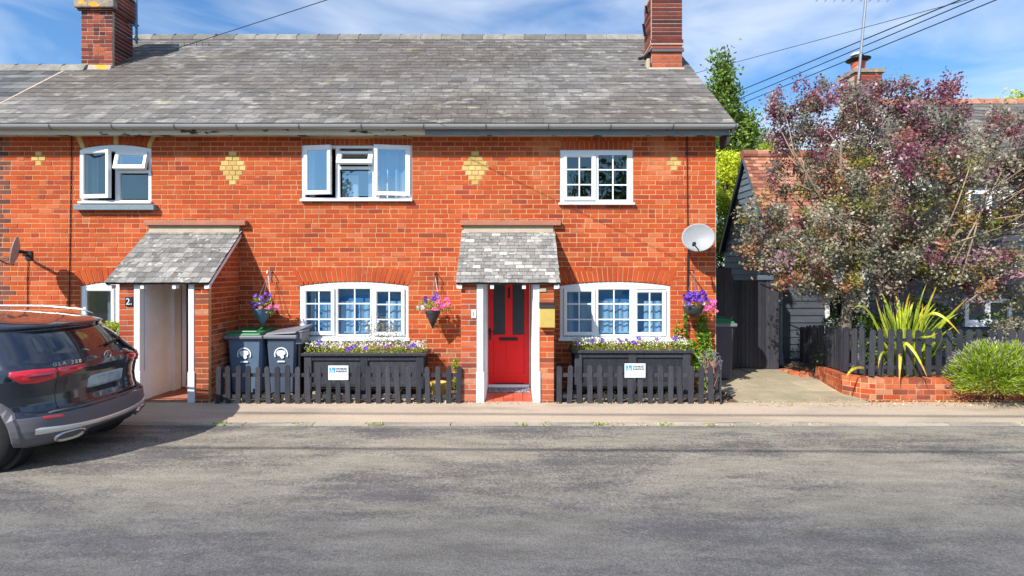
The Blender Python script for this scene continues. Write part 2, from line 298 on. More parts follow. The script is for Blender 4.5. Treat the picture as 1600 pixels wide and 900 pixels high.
# asphalt with worn patches and streaks along the road
def asphalt():
    m, nt = newmat('worn_asphalt')
    geo = N(nt, 'ShaderNodeNewGeometry'); P = geo.outputs['Position']
    sep = N(nt, 'ShaderNodeSeparateXYZ', {0: P})
    base = ramp(nt, N(nt, 'ShaderNodeMath', {0: sep.outputs[1], 1: .12}, operation='MULTIPLY').outputs[0],
                [(.40, (.128, .124, .120)), (.50, (.160, .152, .140)), (.60, (.25, .228, .188)), (.74, (.285, .252, .200)), (.80, (.25, .228, .19))])
    mp = N(nt, 'ShaderNodeMapping', {'Vector': P, 'Scale': (.34, 1.15, 1)})
    a = N(nt, 'ShaderNodeTexNoise', {'Vector': mp.outputs[0], 'Scale': 1.25, 'Detail': 12, 'Roughness': .72, 'Distortion': .15})
    gr = N(nt, 'ShaderNodeTexNoise', {'Vector': P, 'Scale': 42, 'Detail': 3, 'Roughness': .7})
    gm = N(nt, 'ShaderNodeMath', {0: gr.outputs['Fac'], 1: .62, 2: -.31}, operation='MULTIPLY_ADD')
    am = N(nt, 'ShaderNodeMath', {0: a.outputs['Fac'], 1: gm.outputs[0]}, operation='ADD')
    col = N(nt, 'ShaderNodeMixRGB', {0: ramp(nt, am.outputs[0], [(.46, g(0)), (.60, g(.8))]), 1: base, 2: (.082, .081, .090, 1)}).outputs[0]
    b = N(nt, 'ShaderNodeTexNoise', {'Vector': mp.outputs[0], 'Scale': 5.5, 'Detail': 6, 'Roughness': .7})
    col = N(nt, 'ShaderNodeMixRGB', {0: 1, 1: col, 2: ramp(nt, b.outputs['Fac'], [(.3, g(.72)), (.7, g(1.25))])}, blend_type='MULTIPLY').outputs[0]
    c = N(nt, 'ShaderNodeTexNoise', {'Vector': P, 'Scale': 80, 'Detail': 5, 'Roughness': .8})
    col = N(nt, 'ShaderNodeMixRGB', {0: 1, 1: col, 2: ramp(nt, c.outputs['Fac'], [(.36, g(.55)), (.64, g(1.45))])}, blend_type='MULTIPLY').outputs[0]
    v = N(nt, 'ShaderNodeTexVoronoi', {'Vector': P, 'Scale': 60}); 
    sp = ramp(nt, v.outputs['Distance'], [(.0, g(1)), (.12, g(0))])
    rr = N(nt, 'ShaderNodeTexNoise', {'Vector': P, 'Scale': 17, 'Detail': 2}); sp2 = ramp(nt, rr.outputs['Fac'], [(.56, g(0)), (.62, g(.6))])
    spk = N(nt, 'ShaderNodeMath', {0: sp, 1: sp2}, operation='MULTIPLY')
    col = N(nt, 'ShaderNodeMixRGB', {0: spk.outputs[0], 1: col, 2: (.5, .46, .38, 1)}).outputs[0]
    bsd = N(nt, 'ShaderNodeBsdfPrincipled', {'Base Color': col, 'Roughness': .88, 'Specular IOR Level': .25})
    bm = N(nt, 'ShaderNodeBump', {'Height': c.outputs['Fac'], 'Strength': .45, 'Distance': .008}); nt.links.new(bm.outputs[0], bsd.inputs['Normal'])
    N(nt, 'ShaderNodeOutputMaterial', {'Surface': bsd.outputs[0]})
    return m
M['asphalt'] = asphalt()
M['pavement'] = PM('tan_pavement_tarmac', (.45, .36, .275), .9, .12, 2.2, .22, 70, .35, 90, .008, .2, stretch=(.3, 1.2, 1), patch=[((.22, .185, .155), 1.4, .52, .68, .6), ((.46, .38, .28), 1.1, .56, .7, .5)])
M['kerb'] = PM('worn_flush_kerb', [(0, (.32, .29, .24)), (1, (.44, .40, .32))], .9, .2, 2.5, .25, 60, .35, 70, .008, .2, stretch=(.5, 2, 1), patch=[((.20, .185, .16), 2.4, .5, .62, .7)])
M['grass'] = PM('rough_grass', (.13, .13, .075), .95, .3, .8, .3, 20, .5, 20, .05, .1)
M['gravel'] = PM('stony_gravel', [(0, (.30, .22, .15)), (1, (.58, .46, .32))], .95, .2, 9, .3, 60, .5, 50, .02, .1)

# ================================================================== the setting
def sheet(name, x0, x1, y0, y1, z, mat_, nx=1, ny=1, zf=None):
    b = MB()
    for j in range(ny+1):
        for i in range(nx+1):
            x = x0+(x1-x0)*i/nx; y = y0+(y1-y0)*j/ny
            b.pt((x, y, zf(x, y) if zf else z))
    for j in range(ny):
        for i in range(nx):
            k = j*(nx+1)+i; b.face((k, k+1, k+nx+2, k+nx+1), 0, random.random())
    o = b.build(name, mat_); o['kind'] = 'structure'; return o
sheet('ground', -400, 400, -400, 500, -.16, M['grass'])
YK = 6.72                                          # road edge
sheet('road', -60, 60, -5, YK, -.06, M['asphalt'])
kb = empty('kerb', (0, YK+.06, -.07)); kb['kind'] = 'structure'
x = -14.0
while x < 14:
    L = random.uniform(.85, .93); b = MB()
    b.box(x, x+L-.012, YK, YK+.125, -.16, -.047+random.uniform(-.004, .003), 0); x += L
    b.build('kerb_stone', M['kerb'], kb)
sheet('pavement', -60, 60, YK+.12, 7.66, 0, M['pavement'], 120, 6, lambda x, y: -.05+.05*(y-YK-.12)/(7.66-YK-.12)+.004*math.sin(x*1.7+y*5)*math.sin(x*.9))
sheet('front_garden_soil', -9.2, 3.24, 7.6601, 8.6, -.004, M['soil'], 60, 8, lambda x, y: -.004+.012*math.sin(x*7)*math.sin(y*11))
sheet('garden_ground', 5.26, 40, 7.9, 20, .02, M['soil'])
sheet('back_garden_ground', -40, 40, 16.0, 60, -.02, M['grass'])
sheet('field_ground', 3.25, 60, 10.8, 16.0, -.03, M['soil'])

# concrete path to the side gate
pth = empty('garden_path', (4.2, 8.8, 0)); pth['kind'] = 'structure'
ys = [7.67, 8.35, 9.1, 10.2]
for j in range(3):
    xs = [[3.26, 4.22, 5.15], [3.26, 3.9, 4.7, 5.30], [3.26, 4.35, 5.42]][j]
    for i in range(len(xs)-1):
        b = MB(); b.box(xs[i]+.013, xs[i+1]-.013, ys[j]+.013, ys[j+1]-.013, -.1, .012+random.uniform(-.006, .006)); b.build('slab', M['concrete'], pth, bevel=.006)
b = MB(); b.box(3.25, 5.22, 7.665, 10.25, -.12, -.01); b.build('path_bed', M['soil'], pth)

# ================================================================== brick laying
CH = .0765
def subtract(iv, cuts):
    for (a, b_) in cuts:
        nv = []
        for (p, q) in iv:
            if b_ <= p or a >= q: nv.append((p, q))
            else:
                if a > p+.02: nv.append((p, a))
                if b_ < q-.02: nv.append((b_, q))
        iv = nv
    return iv
def lay(xa, xb, row, off=0, L=.229, hp=.16):
    """brick spans of a course between xa and xb on a shared half-brick raster"""
    res = []; k = math.floor(xa/L)-1; base = (row % 2)*L/2+off+random.uniform(-.012, .012)
    cuts = []
    xx = k*L+base
    while xx < xb+L:
        cuts.append(xx+random.uniform(-.012, .012))
        if random.random() < hp: cuts.append(xx+L*.5+random.uniform(-.01, .01))
        xx += L
    pts = [xa]+[c for c in cuts if xa+.05 < c < xb-.05]+[xb]
    return [(pts[i], pts[i+1]) for i in range(len(pts)-1)]
class Pieces:
    """brick-like pieces: the 300 that show largest become parts, the rest one joined part"""
    def __init__(s): s.L = []
    def add(s, fn, key, m=0, r=None): s.L.append((key, fn, m, random.random() if r is None else r))
    def finish(s, name, restname, mats, parent, limit=300):
        s.L.sort(key=lambda t: -t[0])
        for (_, fn, m, r) in s.L[:limit]:
            b = MB(); fn(b, 0, r); b.build(name, mats[m], parent)
        if len(s.L) > limit:
            b = MB()
            for (_, fn, m, r) in s.L[limit:]: fn(b, m, r)
            b.build(restname, mats, parent, kind='stuff')
def showkey(x, y, z, w, h):
    px = 800+F*x/y; py = HY-F*(z-H)/y
    return (w*h/(y*y)) if (0 < px < 1600 and 0 < py < 900) else w*h/(y*y)*.01
def bk_front(x0, x1, z0, z1, yf, depth=.045, j=.0068):
    p = random.uniform(-.003, .001); a = random.uniform(-.0012, .0012); tl = random.uniform(-.0012, .0012)
    def fn(b, m, r):
        b.hexa([(x0+j, yf+p+tl, z0+j+a), (x1-j, yf+p-tl, z0+j-a), (x1-j, yf+depth, z0+j-a), (x0+j, yf+depth, z0+j+a),
                (x0+j, yf+p+tl*.5, z1-j+a), (x1-j, yf+p-tl, z1-j-a), (x1-j, yf+depth, z1-j-a), (x0+j, yf+depth, z1-j+a)], m, r)
    return fn
def bk_side(y0, y1, z0, z1, xf, out=1, depth=.045, j=.0065):   # face on a plane of constant x
    p = random.uniform(-.003, .003)*out
    def fn(b, m, r):
        xa, xb = xf+p, xf-out*depth
        b.box(min(xa, xb), max(xa, xb), y0+j, y1-j, z0+j, z1-j, m, r)
    return fn

# ================================================================== the terrace
WY = 8.5; XL, XR = -9.4, 3.245; ZT = 4.10
house = empty('terraced_cottage', ((XL+XR)/2, WY, 0), 'two storey red brick cottage terrace under a long grey slate roof with two chimneys', 'house')
# openings (x0,x1,z0,z1side,zmid)
def op(px0, px1, pyb, pys, pym): return [X_(px0, WY), X_(px1, WY), Z_(pyb, WY), Z_(pys, WY), Z_(pym, WY)]
U1 = op(126, 236, 317, 232, 226); U2 = op(471, 644, 313, 227, 227); U3 = op(875, 989, 320, 234, 234)
G1 = op(126, 238, 532, 447, 440); G2 = op(468, 638, 531, 446.5, 440); G3 = op(875, 1047, 531, 446.5, 440)
DR = [X_(761, WY), X_(828, WY), .03, 2.06, 2.06]; DL = [-5.36, -4.62, .03, 2.06, 2.06]
OPS = [U1, U2, U3, G1, G2, G3, DR, DL]
ARCH = {0: .17, 1: .105, 2: .155, 3: .21, 4: .215, 5: .215}
def arc_z(o, x, add=0):
    c = (o[0]+o[1])/2; hw = (o[1]-o[0])/2
    return o[3]+(o[4]-o[3])*(1-((x-c)/hw)**2)+add
# backing wall of mortar with real openings
b = MB()
xs = sorted(set([XL, XR]+[v for o in OPS for v in o[:2]]))
for i in range(len(xs)-1):
    x0, x1 = xs[i], xs[i+1]
    if x1-x0 < 1e-4: continue
    xm = (x0+x1)/2; hol = sorted([(o[2], o[4]) for o in OPS if o[0] <= xm <= o[1]]); z = -.15
    for (a, c) in hol:
        b.box(x0, x1, WY+.0035, WY+.30, z, a); z = c
    b.box(x0, x1, WY+.0035, WY+.30, z, ZT+.05)
b.box(XR-.3, XR, WY+.3005, 15, -.15, ZT+.05); b.box(XL, XL+.3, WY+.3005, 15, -.15, ZT+.05); b.box(XL, XR, 15.0005, 15.3, -.15, ZT+.05)
# gable triangle on the right
b.poly([(XR, WY+.02, ZT+.05), (XR, 15.2, ZT+.05), (XR, 11.75, 6.75)])
b.poly([(XR-.25, WY+.02, ZT+.05), (XR-.25, 15.2, ZT+.05), (XR-.25, 11.75, 6.75)])
wall = b.build('wall', M['mortar'], house)
# rooms behind the windows
b = MB()
b.box(XL+.3, XR-.3, 10.8, 10.9, -.1, ZT); b.box(XL+.3, XR-.3, WY+.305, 10.8, 2.15, 2.3); b.box(XL+.3, XR-.3, WY+.305, 10.8, ZT-.02, ZT+.03); b.box(XL+.3, XR-.3, WY+.305, 10.8, -.14, -.02)
for xx in (-7.9, -5.9, -4.2, -1.0, .55): b.box(xx, xx+.08, WY+.31, 10.8, -.02, 2.15); b.box(xx, xx+.08, WY+.31, 10.8, 2.3, ZT-.02)
b.build('interior', M['room'], house)
# decorative yellow diamonds
DIA = {}
def diamond(cx, ztop, widths):
    row0 = round((ZT-ztop)/CH)
    for k, w in enumerate(widths): DIA.setdefault(row0+k, []).append((cx-w/2, cx+w/2))
diamond(X_(363.5, WY), Z_(239, WY), [.12, .23, .37, .42, .31, .22, .11])
diamond(X_(742.5, WY), Z_(239, WY), [.12, .23, .37, .42, .31, .22, .11])
diamond(X_(60, WY), Z_(239, WY), [.10, .23, .10]); diamond(X_(1053, WY), Z_(242, WY), [.10, .22, .10])
PC = Pieces()
nrow = int((ZT+.12)/CH)
for r_ in range(nrow):
    z1 = ZT-r_*CH; z0 = z1-CH; zm = (z0+z1)/2
    cuts = []
    for i, o in enumerate(OPS):
        add = ARCH.get(i, 0)
        if o[2]+.005 < z1-.02 and z0 < o[4]+add-.02:
            x0, x1 = o[0], o[1]
            top = arc_z(o, (x0+x1)/2, add)
            if zm > o[3]+add:        # within the crown of the arch
                c = (x0+x1)/2; hw = (x1-x0)/2; t = (zm-o[3]-add)/max(1e-4, (o[4]-o[3]))
                if t < 1: h2 = hw*math.sqrt(1-t); cuts.append((c-h2, c+h2))
            else: cuts.append((x0, x1))
    # behind the porch roofs' clay ledge etc. the wall simply goes on
    spans = DIA.get(r_, [])
    for (p, q) in subtract([(XL, XR)], cuts):
        inner = subtract([(p, q)], spans)
        for (u, v) in inner:
            for (x0, x1) in lay(u, v, r_, L=.2287, hp=.14):
                xm = (x0+x1)/2; m = 0; rr = random.random()
                if xm < -8.02 and x0 < -8.08: m = 2
                elif rr < .04: rr = random.uniform(0, .04)
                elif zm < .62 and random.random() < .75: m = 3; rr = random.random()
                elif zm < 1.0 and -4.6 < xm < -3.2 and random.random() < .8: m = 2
                PC.add(bk_front(x0, x1, z0, z1, WY), showkey(xm, WY, zm, x1-x0, CH), m, rr)
    for (u, v) in spans:
        n = max(1, round((v-u)/.115)); w = (v-u)/n
        for k in range(n): PC.add(bk_front(u+k*w, u+(k+1)*w, z0, z1, WY-.002), 1, 1)
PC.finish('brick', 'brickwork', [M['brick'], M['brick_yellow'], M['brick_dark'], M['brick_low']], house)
# soldier arches
for i, add in ARCH.items():
    o = OPS[i]; w = o[1]-o[0]; n = int(w/.074); c = (o[0]+o[1])/2; flat = (o[4]-o[3]) < .01
    for k in range(n):
        xa = o[0]+w*k/n; xb = o[0]+w*(k+1)/n
        sp = .10*add/.2
        def tp(x): return x+(x-c)/(w/2)*sp*(0 if flat else 1)
        j = .0068; za, zb = arc_z(o, xa), arc_z(o, xb); y0 = WY-.0025-random.uniform(0, .003); r = random.uniform(.15, .8)
        b = MB()
        tx0, tx1 = tp(xa)+j, tp(xb)-j; ex = 0 if flat else .024; ha = arc_z(o, xa, add)-.004+ex; hb = arc_z(o, xb, add)-.004+ex
        b.hexa([(xa+j, y0, za+.004), (xb-j, y0, zb+.004), (xb-j, y0+.06, zb+.004), (xa+j, y0+.06, za+.004),
                (tx0, y0, ha), (tx1, y0, hb), (tx1, y0+.06, hb), (tx0, y0+.06, ha)], 0, r)
        yel = (i == 0 and (k in (0, n-1, n//2)))
        b.build('arch_brick', M['brick_yellow'] if yel else M['brick'], house)

# ------------------------------------------------------------------ windows
def pane(parent, x0, x1, z0, z1, y, T=None, mat_=None):
    b = MB(); b.T = T; b.box(x0, x1, y, y+.005, z0, z1, 0, .5); return b.build('pane', mat_ or M['glass'], parent)
def bars(parent, x0, x1, z0, z1, y, vx, hz, T=None):
    for v in vx:
        b = MB(); b.T = T; b.box(v-.010, v+.010, y-.010, y-.001, z0, z1); b.build('glazing_bar', M['white'], parent)
    for h in hz:
        b = MB(); b.T = T; b.box(x0, x1, y-.012, y-.001, h-.010, h+.010); b.build('glazing_bar', M['white'], parent)
def sash(parent, q, y, T=None, fw=None, name='casement', depth=.06, gm=None):
    """q: outer px box and pane px box as world numbers"""
    (x0, x1, z0, z1), (a0, a1, c0, c1) = q
    b = MB(); b.T = T
    o = [(x0, z0), (x1, z0), (x1, z1), (x0, z1)]; n = [(a0, c0), (a1, c0), (a1, c1), (a0, c1)]; ch = .012
    n2 = [(a0-ch, c0-ch), (a1+ch, c0-ch), (a1+ch, c1+ch), (a0-ch, c1+ch)]
    A = [b.pt((p[0], y, p[1])) for p in o]; B2 = [b.pt((p[0], y, p[1])) for p in n2]; B = [b.pt((p[0], y+.012, p[1])) for p in n]
    C = [b.pt((p[0], y+depth, p[1])) for p in o]; D = [b.pt((p[0], y+depth, p[1])) for p in n]
    for k in range(4):
        l = (k+1) % 4
        b.face((A[k], A[l], B2[l], B2[k]), 0, .5); b.face((B2[k], B2[l], B[l], B[k]), 0, .5)
        b.face((C[l], C[k], D[k], D[l]), 0, .5); b.face((A[l], A[k], C[k], C[l]), 0, .5); b.face((B[k], B[l], D[l], D[k]), 0, .5)
    s_ = b.build(name, M['white'], parent)
    pane(parent, a0-.004, a1+.004, c0-.004, c1+.004, y+.022, T, gm)
def zoompx(ox, oy, sc, d):
    def f(x0, x1, y0, y1): return (X_(ox+x0/sc, d), X_(ox+x1/sc, d), Z_(oy+y1/sc, d), Z_(oy+y0/sc, d))
    return f
def win_frame(o, mull, transoms, fw=.045, y=WY+.012, yb=WY+.085, solid=None, gaps=None):
    """outer frame with an arched or flat head; mull: list of x centre/width; returns the window part"""
    b = MB(); x0, x1, z0, zs, zm = o; x0 += .004; x1 -= .004
    n = 14; pts = [(x0+(x1-x0)*k/n) for k in range(n+1)]
    head = [(p, arc_z(o, min(max(p, o[0]), o[1]))-.004) for p in pts]
    zi = zs-fw
    b.prism([(x0, zi), (x1, zi)]+head[::-1], y, yb)
    b.box(x0, x0+fw, y, yb, z0, zi-.0005); b.box(x1-fw, x1, y, yb, z0, zi-.0005); b.box(x0+fw+.0005, x1-fw-.0005, y, yb, z0, z0+fw)
    for (mxx, mw) in mull: b.box(mxx-mw/2, mxx+mw/2, y+.001, yb-.001, z0+fw+.0005, zi-.0005)
    for (ta, tb, tz, tw) in transoms: b.box(ta, tb, y+.002, yb-.002, tz-tw/2, tz+tw/2)
    return b.build('window', M['white'], house)
def sill(parent, x0, x1, z0, z1, out=.07, mat_=None, y0=None):
    b = MB(); yf = WY-out
    b.hexa([(x0, yf, z0), (x1, yf, z0), (x1, WY+.011, z0), (x0, WY+.011, z0), (x0, yf, z1-.008), (x1, yf, z1-.008), (x1, WY+.011, z1), (x0, WY+.011, z1)])
    return b.build('sill', mat_ or M['white'], parent, bevel=.004)
def curtain(x0, x1, z0, z1, y, mat_=None, wav=.02, fr=28, parent=None):
    b = MB(); n = max(8, int((x1-x0)*60)); a = []
    for k in range(n+1):
        x = x0+(x1-x0)*k/n; yy = y+wav*math.sin(x*fr*2)+wav*.5*math.sin(x*fr*.7)
        a.append((b.pt((x, yy, z0)), b.pt((x, yy, z1)), b.pt((x, yy+.004, z0)), b.pt((x, yy+.004, z1))))
    for k in range(n):
        p, q = a[k], a[k+1]
        b.face((p[0], q[0], q[1], p[1])); b.face((q[2], p[2], p[3], q[3]))
    return b.build('curtain', mat_ or M['curtain'], parent, smooth=True)
def rotT(px, ang, y, axis='z', pz=0):
    c = Vector((px, y, pz))
    return Matrix.Translation(c) @ Matrix.Rotation(ang, 4, 'Z' if axis == 'z' else 'X') @ Matrix.Translation(-c)
ZD = WY
# upper left window
z5 = zoompx(0, 200, 4, ZD)
wU1 = win_frame(U1, [(X_(182, WY), .06)], [(X_(182, WY)+.03, U1[1]-.05, Z_(267.5, WY), .05)])
q = z5(500, 690, 140, 452); w_ = q[1]-q[0]
q = (q[0], q[1]+.03, q[2], q[3]); w_ += .03; T = rotT(q[0], -math.radians(9), WY)
sash(wU1, ((q[0]+.02, q[0]+.02+w_, q[2]+.03, q[3]), (q[0]+.085, q[0]+w_-.04, q[2]+.09, q[3]-.06)), WY-.02, T, gm=M['glass_dark'])
q = z5(728, 925, 150, 262); T = rotT(0, -math.radians(14), WY, 'x', q[3])
sash(wU1, (q, z5(752, 905, 172, 236)), WY-.02, T)
pane(wU1, *z5(748, 930, 290, 442), WY+.045, None, M['glass_dark'])
sill(wU1, X_(115.5, 8.42), X_(240.5, 8.42), Z_(328, 8.42), Z_(319, 8.42)+.0, .09, M['bluegrey'])
sill(wU1, U1[0]-.02, U1[1]+.02, U1[2]-.012, U1[2]+.03, .04)
# upper middle window
z6 = zoompx(400, 200, 4, ZD)
wU2 = win_frame(U2, [(X_(527, WY), .06), (X_(584.5, WY), .06)], [(X_(527, WY)+.03, X_(584.5, WY)-.03, Z_(262, WY), .045)])
q = z6(300, 482, 108, 428); T = rotT(q[0], -math.radians(8), WY)
sash(wU2, ((q[0]+.01, q[1]-.01, q[2]+.03, q[3]-.01), (q[0]+.07, q[1]-.07, q[2]+.09, q[3]-.09)), WY-.025, T)
q = z6(512, 733, 148, 232); T = rotT(0, -math.radians(22), WY, 'x', q[3])
sash(wU2, (q, (q[0]+.075, q[1]-.075, q[2]+.07, q[3]-.035)), WY-.02, T)
pane(wU2, *z6(535, 730, 266, 424), WY+.045)
q = z6(742, 966, 108, 440); T = rotT(q[1], math.radians(9), WY)
sash(wU2, ((q[0]+.005, q[1]-.01, q[2]+.04, q[3]-.01), (q[0]+.07, q[1]-.08, q[2]+.10, q[3]-.08)), WY-.025, T)
sill(wU2, X_(470.5, WY), X_(645, WY), U2[2]-.02, U2[2]+.025, .06)
# upper right window
z7 = zoompx(800, 200, 4, ZD)
wU3 = win_frame(U3, [(X_(932.5, WY), .05)], [], fw=.06)
sash(wU3, (z7(324, 522, 158, 452), z7(345, 498, 182, 430)), WY-.012, gm=M['glass_dark'])
x0, x1, z0, z1 = z7(345, 498, 182, 430); bars(wU3, x0, x1, z0, z1, WY+.012, [X_(905.2, WY)], [Z_(264.8, WY), Z_(288.5, WY)])
x0, x1, z0, z1 = z7(545, 720, 168, 448); b = MB(); b.ring(x0-.04, x1+.03, z0-.03, z1+.03, .03, WY+.008, WY+.06); b.build('casement', M['white'], wU3)
pane(wU3, x0-.01, x1+.01, z0-.01, z1+.01, WY+.03, None, M['glass_dark']); bars(wU3, x0, x1, z0, z1, WY+.028, [X_(958, WY)], [Z_(265, WY), Z_(288.7, WY)])
sill(wU3, X_(872.5, WY), X_(991, WY), U3[2]-.005, U3[2]+.035, .065)
# ground floor windows
z8 = zoompx(400, 425, 4, ZD); z9 = zoompx(850, 425, 4, ZD)
def ground_window(o, zz, L, C, R, vL, hL, vC, hC, vR, hR, ox):
    w = win_frame(o, [(X_(ox+(L[1]+C[0])/2/4, WY), .085), (X_(ox+(C[1]+R[0])/2/4, WY), .085)], [], fw=.05)
    for (q, v, h, flush) in ((L, vL, hL, 1), (C, vC, hC, 0), (R, vR, hR, 1)):
        x0, x1, z0, z1 = zz(*q)
        y = WY-.012 if flush else WY+.004
        e = .055 if flush else .02
        sash(w, ((x0-e, x1+e, z0-e, z1+e-.005), (x0, x1, z0, z1)), y, depth=.05, gm=M['glass_low'])
        bars(w, x0, x1, z0, z1, y+.021, [X_(ox+v/4, WY)], [Z_(425+hh/4, WY) for hh in h])
    sill(w, o[0]-.03, o[1]+.03, o[2]-.012, o[2]+.028, .07)
    return w
wG2 = ground_window(G2, z8, (315, 468, 122, 372), (513, 712, 107, 390), (757, 907, 125, 375), 393, (198, 295), 615, (198, 295), 832, (203, 297), 400)
wG3 = ground_window(G3, z9, (145, 298, 125, 375), (342, 537, 112, 392), (585, 740, 130, 378), 220, (200, 297), 438, (200, 297), 660, (203, 300), 850)
z10 = zoompx(0, 425, 4, ZD)
wG1 = win_frame(G1, [(X_(179, WY), .07)], [], fw=.045)
x0, x1, z0, z1 = z10(542, 692, 120, 395); sash(wG1, ((x0-.05, x1+.05, z0-.05, z1+.045), (x0, x1, z0, z1)), WY-.01, gm=M['glass_dark'])
x0, x1, z0, z1 = z10(752, 900, 120, 395); sash(wG1, ((x0-.05, x1+.05, z0-.05, z1+.045), (x0, x1, z0, z1)), WY-.01, gm=M['glass_dark'])
sill(wG1, G1[0]-.03, G1[1]+.03, G1[2]-.012, G1[2]+.028, .07)
# curtains and blinds inside
for o, w in ((G2, wG2), (G3, wG3)):
    L = o[1]-o[0]
    curtain(o[0]+.05, o[1]-.05, o[2]+.02, o[4]-.02, WY+.15, M['curtain_blue'], .003, 9, w)
    curtain(o[0]+.08*L, o[0]+.13*L, o[2]+.02, o[3]-.02, WY+.112, None, .012, 30, w)
    curtain(o[0]+.19*L, o[0]+.30*L, o[2]+.02, o[3]-.30, WY+.115, None, .010, 30, w)
    curtain(o[0]+.36*L, o[0]+.49*L, o[2]+.02, o[3]-.25, WY+.115, None, .012, 30, w)
    curtain(o[0]+.53*L, o[0]+.64*L, o[2]+.02, o[3]-.27, WY+.115, None, .012, 30, w)
    curtain(o[0]+.78*L, o[0]+.96*L, o[2]+.02, o[3]-.25, WY+.115, None, .012, 30, w)
    b = MB(); b.box(o[0]+.06, o[1]-.06, WY+.088, WY+.10, o[2]+.10, o[2]+.125); b.box(o[0]+.06, o[1]-.06, WY+.088, WY+.098, o[2]+.30, o[2]+.31); b.build('window_shelf', M['curtain'], w)
curtain(U2[0]+.06, U2[0]+.16, U2[2]+.03, U2[3]-.03, WY+.16, None, .015, 30, wU2)
curtain(U2[0]+1.02, U2[1]-.05, U2[2]+.03, U2[3]-.03, WY+.16, None, .02, 24, wU2)
curtain(U2[0]+.60, U2[0]+.86, U2[2]+.03, U2[3]-.45, WY+.18, None, .02, 24, wU2)
curtain(U1[0]+.06, U1[0]+.17, U1[2]+.03, U1[3]-.03, WY+.15, None, .012, 30, wU1)
curtain(G1[0]+.30, G1[0]+.42, G1[2]+.03, G1[3]-.03, WY+.16, None, .012, 30, wG1)
b = MB(); b.lathe([(.0, 0), (.03, .0), (.025, .05), (.0, .06)], (X_(921.5, WY+.2), WY+.2, Z_(303, WY+.2)), 8); b.build('pink_ornament', M['petal_pink'], wU3, smooth=True)

# ------------------------------------------------------------------ main roof
YE, ZE, SL = 8.17, 4.150, .803           # eave line and slope
def roofz(y): return ZE+SL*(y-YE)
YR = 11.7; YR2 = 10.13; cs = 1/math.sqrt(1+SL*SL); sn = SL*cs
XV = X_(1149, YE); XC = -8.29
b = MB()
def slab(b, x0, x1, y0, y1, t=.05, dz=-.012):
    b.hexa([(x0, y0, roofz(y0)+dz-t), (x1, y0, roofz(y0)+dz-t), (x1, y1, roofz(y1)+dz-t), (x0, y1, roofz(y1)+dz-t),
            (x0, y0, roofz(y0)+dz), (x1, y0, roofz(y0)+dz), (x1, y1, roofz(y1)+dz), (x0, y1, roofz(y1)+dz)], 0, .5)
slab(b, XC, XV, YE+.02, YR); slab(b, -11.5, XC-.0005, YE+.02, YR2)
# rear slopes
b.hexa([(XC, YR+.001, roofz(YR)-.062), (XV, YR+.001, roofz(YR)-.062), (XV, 15.4, ZE-.1), (XC, 15.4, ZE-.1), (XC, YR+.001, roofz(YR)-.012), (XV, YR+.001, roofz(YR)-.012), (XV, 15.4, ZE-.05), (XC, 15.4, ZE-.05)])
b.hexa([(-11.5, YR2+.001, roofz(YR2)-.062), (XC-.001, YR2+.001, roofz(YR2)-.062), (XC-.001, 12.6, ZE-.1), (-11.5, 12.6, ZE-.1), (-11.5, YR2+.001, roofz(YR2)-.012), (XC-.001, YR2+.001, roofz(YR2)-.012), (XC-.001, 12.6, ZE-.05), (-11.5, 12.6, ZE-.05)])
b.poly([(XC+.01, YR2, roofz(YR2)-.05), (XC+.01, YR, roofz(YR)-.05), (XC+.01, 14.5, ZE)])
roof = b.build('roof', M['under'], house)
def slate_fn(x0, x1, s0, e, lift, th=.007, zf=roofz, yz=None, jit=.004):
    """slate whose tail lies at slope distance s0; exposure e"""
    y0e, z0e, c_, s_ = yz
    a = random.uniform(-jit, jit); l1 = random.uniform(-.002, .003); tail = s0+random.uniform(-jit, jit)*1.2; a2 = random.uniform(-jit, jit)
    def P(s, h, x): return (x, y0e+s*c_-h*s_, z0e+s*s_+h*c_)
    hd = s0+e*1.35
    def fn(b, m, r):
        b.hexa([P(tail-a2, lift-th+l1, x0+.0025), P(tail+a2, lift-th, x1-.0025), P(hd, -th, x1-.0025), P(hd, -th, x0+.0025),
                P(tail-a2, lift+l1, x0+.0025), P(tail+a2, lift, x1-.0025), P(hd, .001, x1-.0025), P(hd, .001, x0+.0025)], m, r)
    return fn
def slates(xa, xb, y0, z0, c_, s_, length, e, w, mats, name, rest, parent, limit, xleft=None, mfun=None, lift=.010, wj=.15):
    PS = Pieces(); n = int(round(length/e)); e = length/n
    for i in range(n):
        s0 = i*e; off = (i % 2)*w/2+random.uniform(-.05, .05)*w; lo = xa if xleft is None else xleft(s0+e/2)
        cuts = [lo]; xx = lo+w*.5+off
        while xx < xb-w*.35:
            cuts.append(xx); xx += w*random.uniform(1-wj, 1+wj)
        cuts.append(xb+random.uniform(-.006, .006))
        for k in range(len(cuts)-1):
            x0, x1 = cuts[k], cuts[k+1]
            if x1-x0 < .03: continue
            xm = (x0+x1)/2; ym = y0+(s0+e/2)*c_; zm = z0+(s0+e/2)*s_
            m, r = mfun(xm, s0, random.random()) if mfun else (0, random.random())
            PS.add(slate_fn(x0, x1, s0, e, lift, yz=(y0, z0, c_, s_)), showkey(xm, ym, zm, x1-x0, e)/ym, m, r)
    PS.finish(name, rest, mats, parent, limit)
Lm = (YR-YE)/cs; L2 = (YR2-YE)/cs
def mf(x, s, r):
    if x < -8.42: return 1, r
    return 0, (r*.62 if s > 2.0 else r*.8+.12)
slates(XC, XV, YE, ZE, cs, sn, Lm, .178, .25, [M['slate'], M['slate_dark']], 'roof_slate', 'roof_slates', house, 300, xleft=lambda s: XC if s > L2 else -11.2, mfun=mf)
